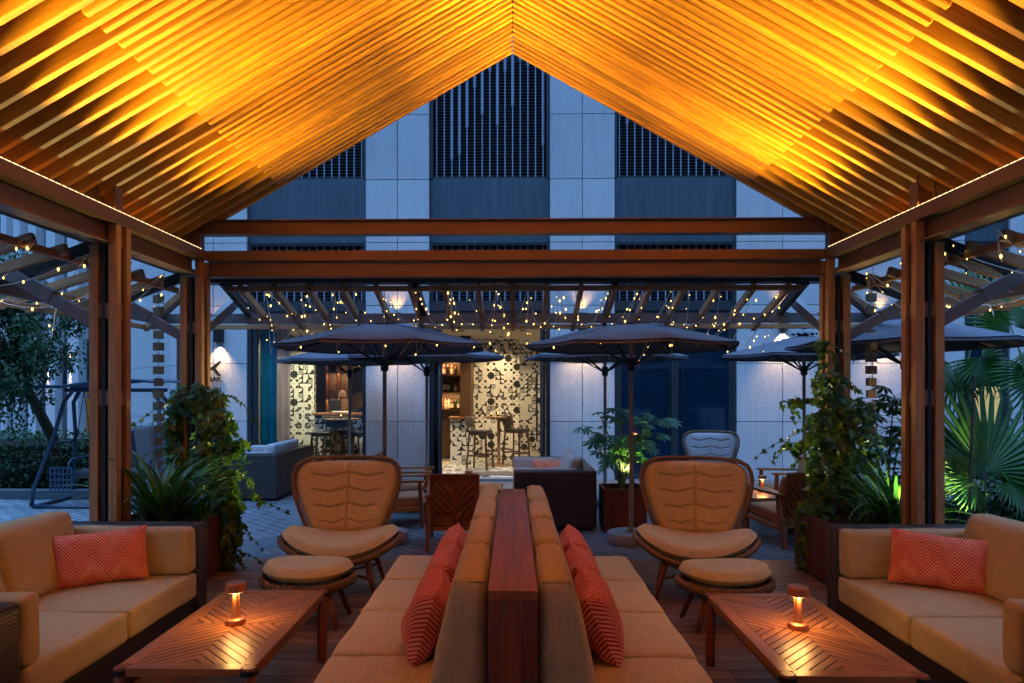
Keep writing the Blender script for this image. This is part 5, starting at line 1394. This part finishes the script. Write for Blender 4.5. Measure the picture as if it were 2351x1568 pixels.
# ceiling downlights in the bar; the last is added to brighten the curtain
for i, (px, Y) in enumerate(((1060, 13.6), (1130, 14.2), (1200, 13.6), (1150, 15.2), (1210, 16.4), (700, 13.6), (770, 13.6), (820, 13.7), (690, 14.0), (800, 15.6), (622, 13.5))):
    x = at(px,0,Y).x
    dl = MB().lathe([(.055,-.012),(.055,0),(.04,0),(.038,-.004)], (x, Y, 2.749), 20).build('downlight', M['frame'], bld)
    lamp('bar_downlight', 'SPOT', (x, Y, 2.73), BAR_W, (1,.76,.44), (x, Y+.25, 0), bld, spot_size=radians(125), spot_blend=.7, shadow_soft_size=.04)
for z, x0_, x1_, Y in [(zz_+.36, at(985,0,15.9).x+.1, at(1060,0,15.9).x, 15.78) for zz_ in sz_] + [(zs[0]-.03, xs[0]+.05, xs[2]-.05, y-.05), (zs[1]-.03, xs[0]+.05, xs[2]-.05, y-.05)]:
    l = lamp('shelf_light', 'AREA', ((x0_+x1_)/2, Y, z), SH_W, (1,.58,.24), ((x0_+x1_)/2, Y+.15, z-1), bld, shape='RECTANGLE', size=abs(x1_-x0_), size_y=.02)
# ------------------------------------------------------------------ fairy lights
rf = random.Random(11)
bulb_me = MB().lathe([(.0,-.009),(.0035,-.005),(.0052,0),(.0035,.006),(0,.010)], (0,0,0), 8)
bulb0 = None
def catenary(p, q, sag, n=8):
    p, q = Vector(p), Vector(q)
    return [lerp(p, q, i/n) + Vector((0, rf.gauss(0,.006), -sag*4*(i/n)*(1-i/n))) for i in range(n+1)]
def string(label, pts, step=.115):
    global bulb0
    t = thing('fairy_lights', label, 'string lights', tuple(pts[0]), 0, 'fairy lights on the pergola', world=True)
    o0 = Vector(pts[0]); w_ = MB(); w_.tube(pts, .0026, 4); d = 0; last = pts[0]; nb = 0; nxt = rf.uniform(.02,.1)
    for a, b in zip(pts, pts[1:]):
        L = (b-a).length; s_ = nxt
        while s_ < L and nb < 100:
            p = lerp(a, b, s_/L); e = p + Vector((rf.gauss(0,.018), rf.gauss(0,.012), -abs(rf.gauss(.012,.016)))); w_.tube([p, e], .0015, 4)
            if bulb0 is None: bulb0 = bulb_me.build('bulb', M['bulb'], t, smooth=True, local=True); o = bulb0
            else: o = bulb0.copy(); C.objects.link(o); o.parent = t
            o.location = e - o0; k = rf.choice((.55,.7,.9,1,1.2,1.5)); o.scale = (k,k,k); nb += 1; s_ += step*rf.uniform(.6,1.6)
        nxt = max(0.0, s_ - L)
    w_.build('cable', M['wire'], t)
def festoon(xs, tail):
    pts = []
    up = lambda x: Vector((x, 6.58, 2.57)); dn = lambda x: Vector((x, 7.38, 2.28))
    for i in range(len(xs)-1):
        a = up(xs[i]) if i % 2 == 0 else dn(xs[i]); b = dn(xs[i+1]) if i % 2 == 0 else up(xs[i+1])
        seg = catenary(a, b, rf.uniform(.05,.16), 9); pts += seg if not pts else seg[1:]
        if rf.random() < tail:                              # a hanging loop below the lower rail
            m = dn((xs[i]+xs[i+1])/2 + rf.uniform(-.05,.05)) ; lo = m + Vector((rf.uniform(-.12,.12), .02, -rf.uniform(.14,.42)))
            pts += catenary(pts[-1], lo, .03, 5)[1:]; pts += catenary(lo, m+Vector((rf.uniform(.05,.2),0,0)), .03, 5)[1:]
    return pts
N_ = 5
cuts = [-2.75, -1.55, -.45, .6, 1.7, 2.75]
lbs = ['fairy lights looped over the pergola timbers nearest the left ivy post', 'fairy lights looped over the pergola between the left winged chair and the door', 'fairy lights looped over the pergola in front of the open bar door', 'fairy lights looped over the pergola above the terrace planter umbrella', 'fairy lights looped over the pergola timbers nearest the right ivy post']
for k in range(N_):
    a, c = cuts[k], cuts[k+1]; n = 7
    string(lbs[k], festoon([a+(c-a)*i/n for i in range(n+1)], .85), .23)
    # and a second row tied up close under the beam
for s, lb in ((-1, 'fairy lights looped over the left side awning of the pergola'), (1, 'fairy lights looped over the right side awning of the pergola')):
    pts = []; y = 6.45; i = 0
    while y > 3.4:
        a = Vector((s*3.05, y, 2.58)) if i % 2 == 0 else Vector((s*rf.uniform(3.6,4.05), y, 2.26)); y -= .26; i += 1
        b = Vector((s*3.05, y, 2.58)) if i % 2 == 0 else Vector((s*rf.uniform(3.6,4.05), y, 2.26))
        seg = catenary(a, b, rf.uniform(.06,.2), 8); pts += seg if not pts else seg[1:]
        if rf.random() < .6: 
            lo = pts[-1]+Vector((0, -.06, -rf.uniform(.1,.28))); pts += catenary(pts[-1], lo, 0, 4)[1:]; pts += catenary(lo, pts[-5], .0, 4)[1:]
    string(lb, pts, .23)
# ------------------------------------------------------------------ world, camera, render
w = bpy.data.worlds.new('World'); S.world = w; w.use_nodes = True; t = w.node_tree
bg = t.nodes['Background']
sk = t.nodes.new('ShaderNodeTexSky'); sk.sky_type = 'NISHITA'; sk.sun_disc = False; sk.sun_elevation = radians(1.0); sk.sun_rotation = radians(200); sk.ozone_density = 4
mx = t.nodes.new('ShaderNodeMix'); mx.data_type = 'RGBA'; mx.blend_type = 'MULTIPLY'; mx.inputs[0].default_value = 1
hs = t.nodes.new('ShaderNodeRGBToBW')
t.links.new(sk.outputs[0], hs.inputs[0]); t.links.new(hs.outputs[0], mx.inputs[6]); mx.inputs[7].default_value = SKYTINT
tc = t.nodes.new('ShaderNodeTexCoord'); sp = t.nodes.new('ShaderNodeSeparateXYZ'); mr = t.nodes.new('ShaderNodeMapRange'); mr.interpolation_type = 'SMOOTHSTEP'
t.links.new(tc.outputs['Generated'], sp.inputs[0]); t.links.new(sp.outputs[2], mr.inputs[0])
for i, v in ((1, .42), (2, .95), (3, .004), (4, 1.0)): mr.inputs[i].default_value = v
m2 = t.nodes.new('ShaderNodeMix'); m2.data_type = 'RGBA'; m2.blend_type = 'MULTIPLY'; m2.inputs[0].default_value = 1
t.links.new(mx.outputs[2], m2.inputs[6]); t.links.new(mr.outputs[0], m2.inputs[7])     # dim above the roofs around, bright overhead
t.links.new(m2.outputs[2], bg.inputs[0]); bg.inputs[1].default_value = SKY
cd = bpy.data.cameras.new('camera'); cam = bpy.data.objects.new('camera', cd); C.objects.link(cam)
cd.sensor_width = 36; cd.sensor_fit = 'HORIZONTAL'; cd.lens = 36*F/2351
cd.shift_x = (1175.5-PX0)/2351; cd.shift_y = (PY0-784)/2351; cd.clip_end = 300; cd.clip_start = .05
cam.location = (0, 0, EYE); cam.rotation_euler = (pi/2, 0, YAW); S.camera = cam
S.view_settings.view_transform = 'Standard'; S.view_settings.look = 'None'; S.view_settings.exposure = EXPO; S.view_settings.gamma = 1
cy = S.cycles; cy.use_denoising = True; cy.max_bounces = 6; cy.diffuse_bounces = 4; cy.glossy_bounces = 3; cy.transmission_bounces = 4; cy.transparent_max_bounces = 8
cy.sample_clamp_indirect = 4; cy.caustics_reflective = False; cy.caustics_refractive = False; cy.use_light_tree = True
try: cy.denoiser = 'OPENIMAGEDENOISE'
except Exception: pass
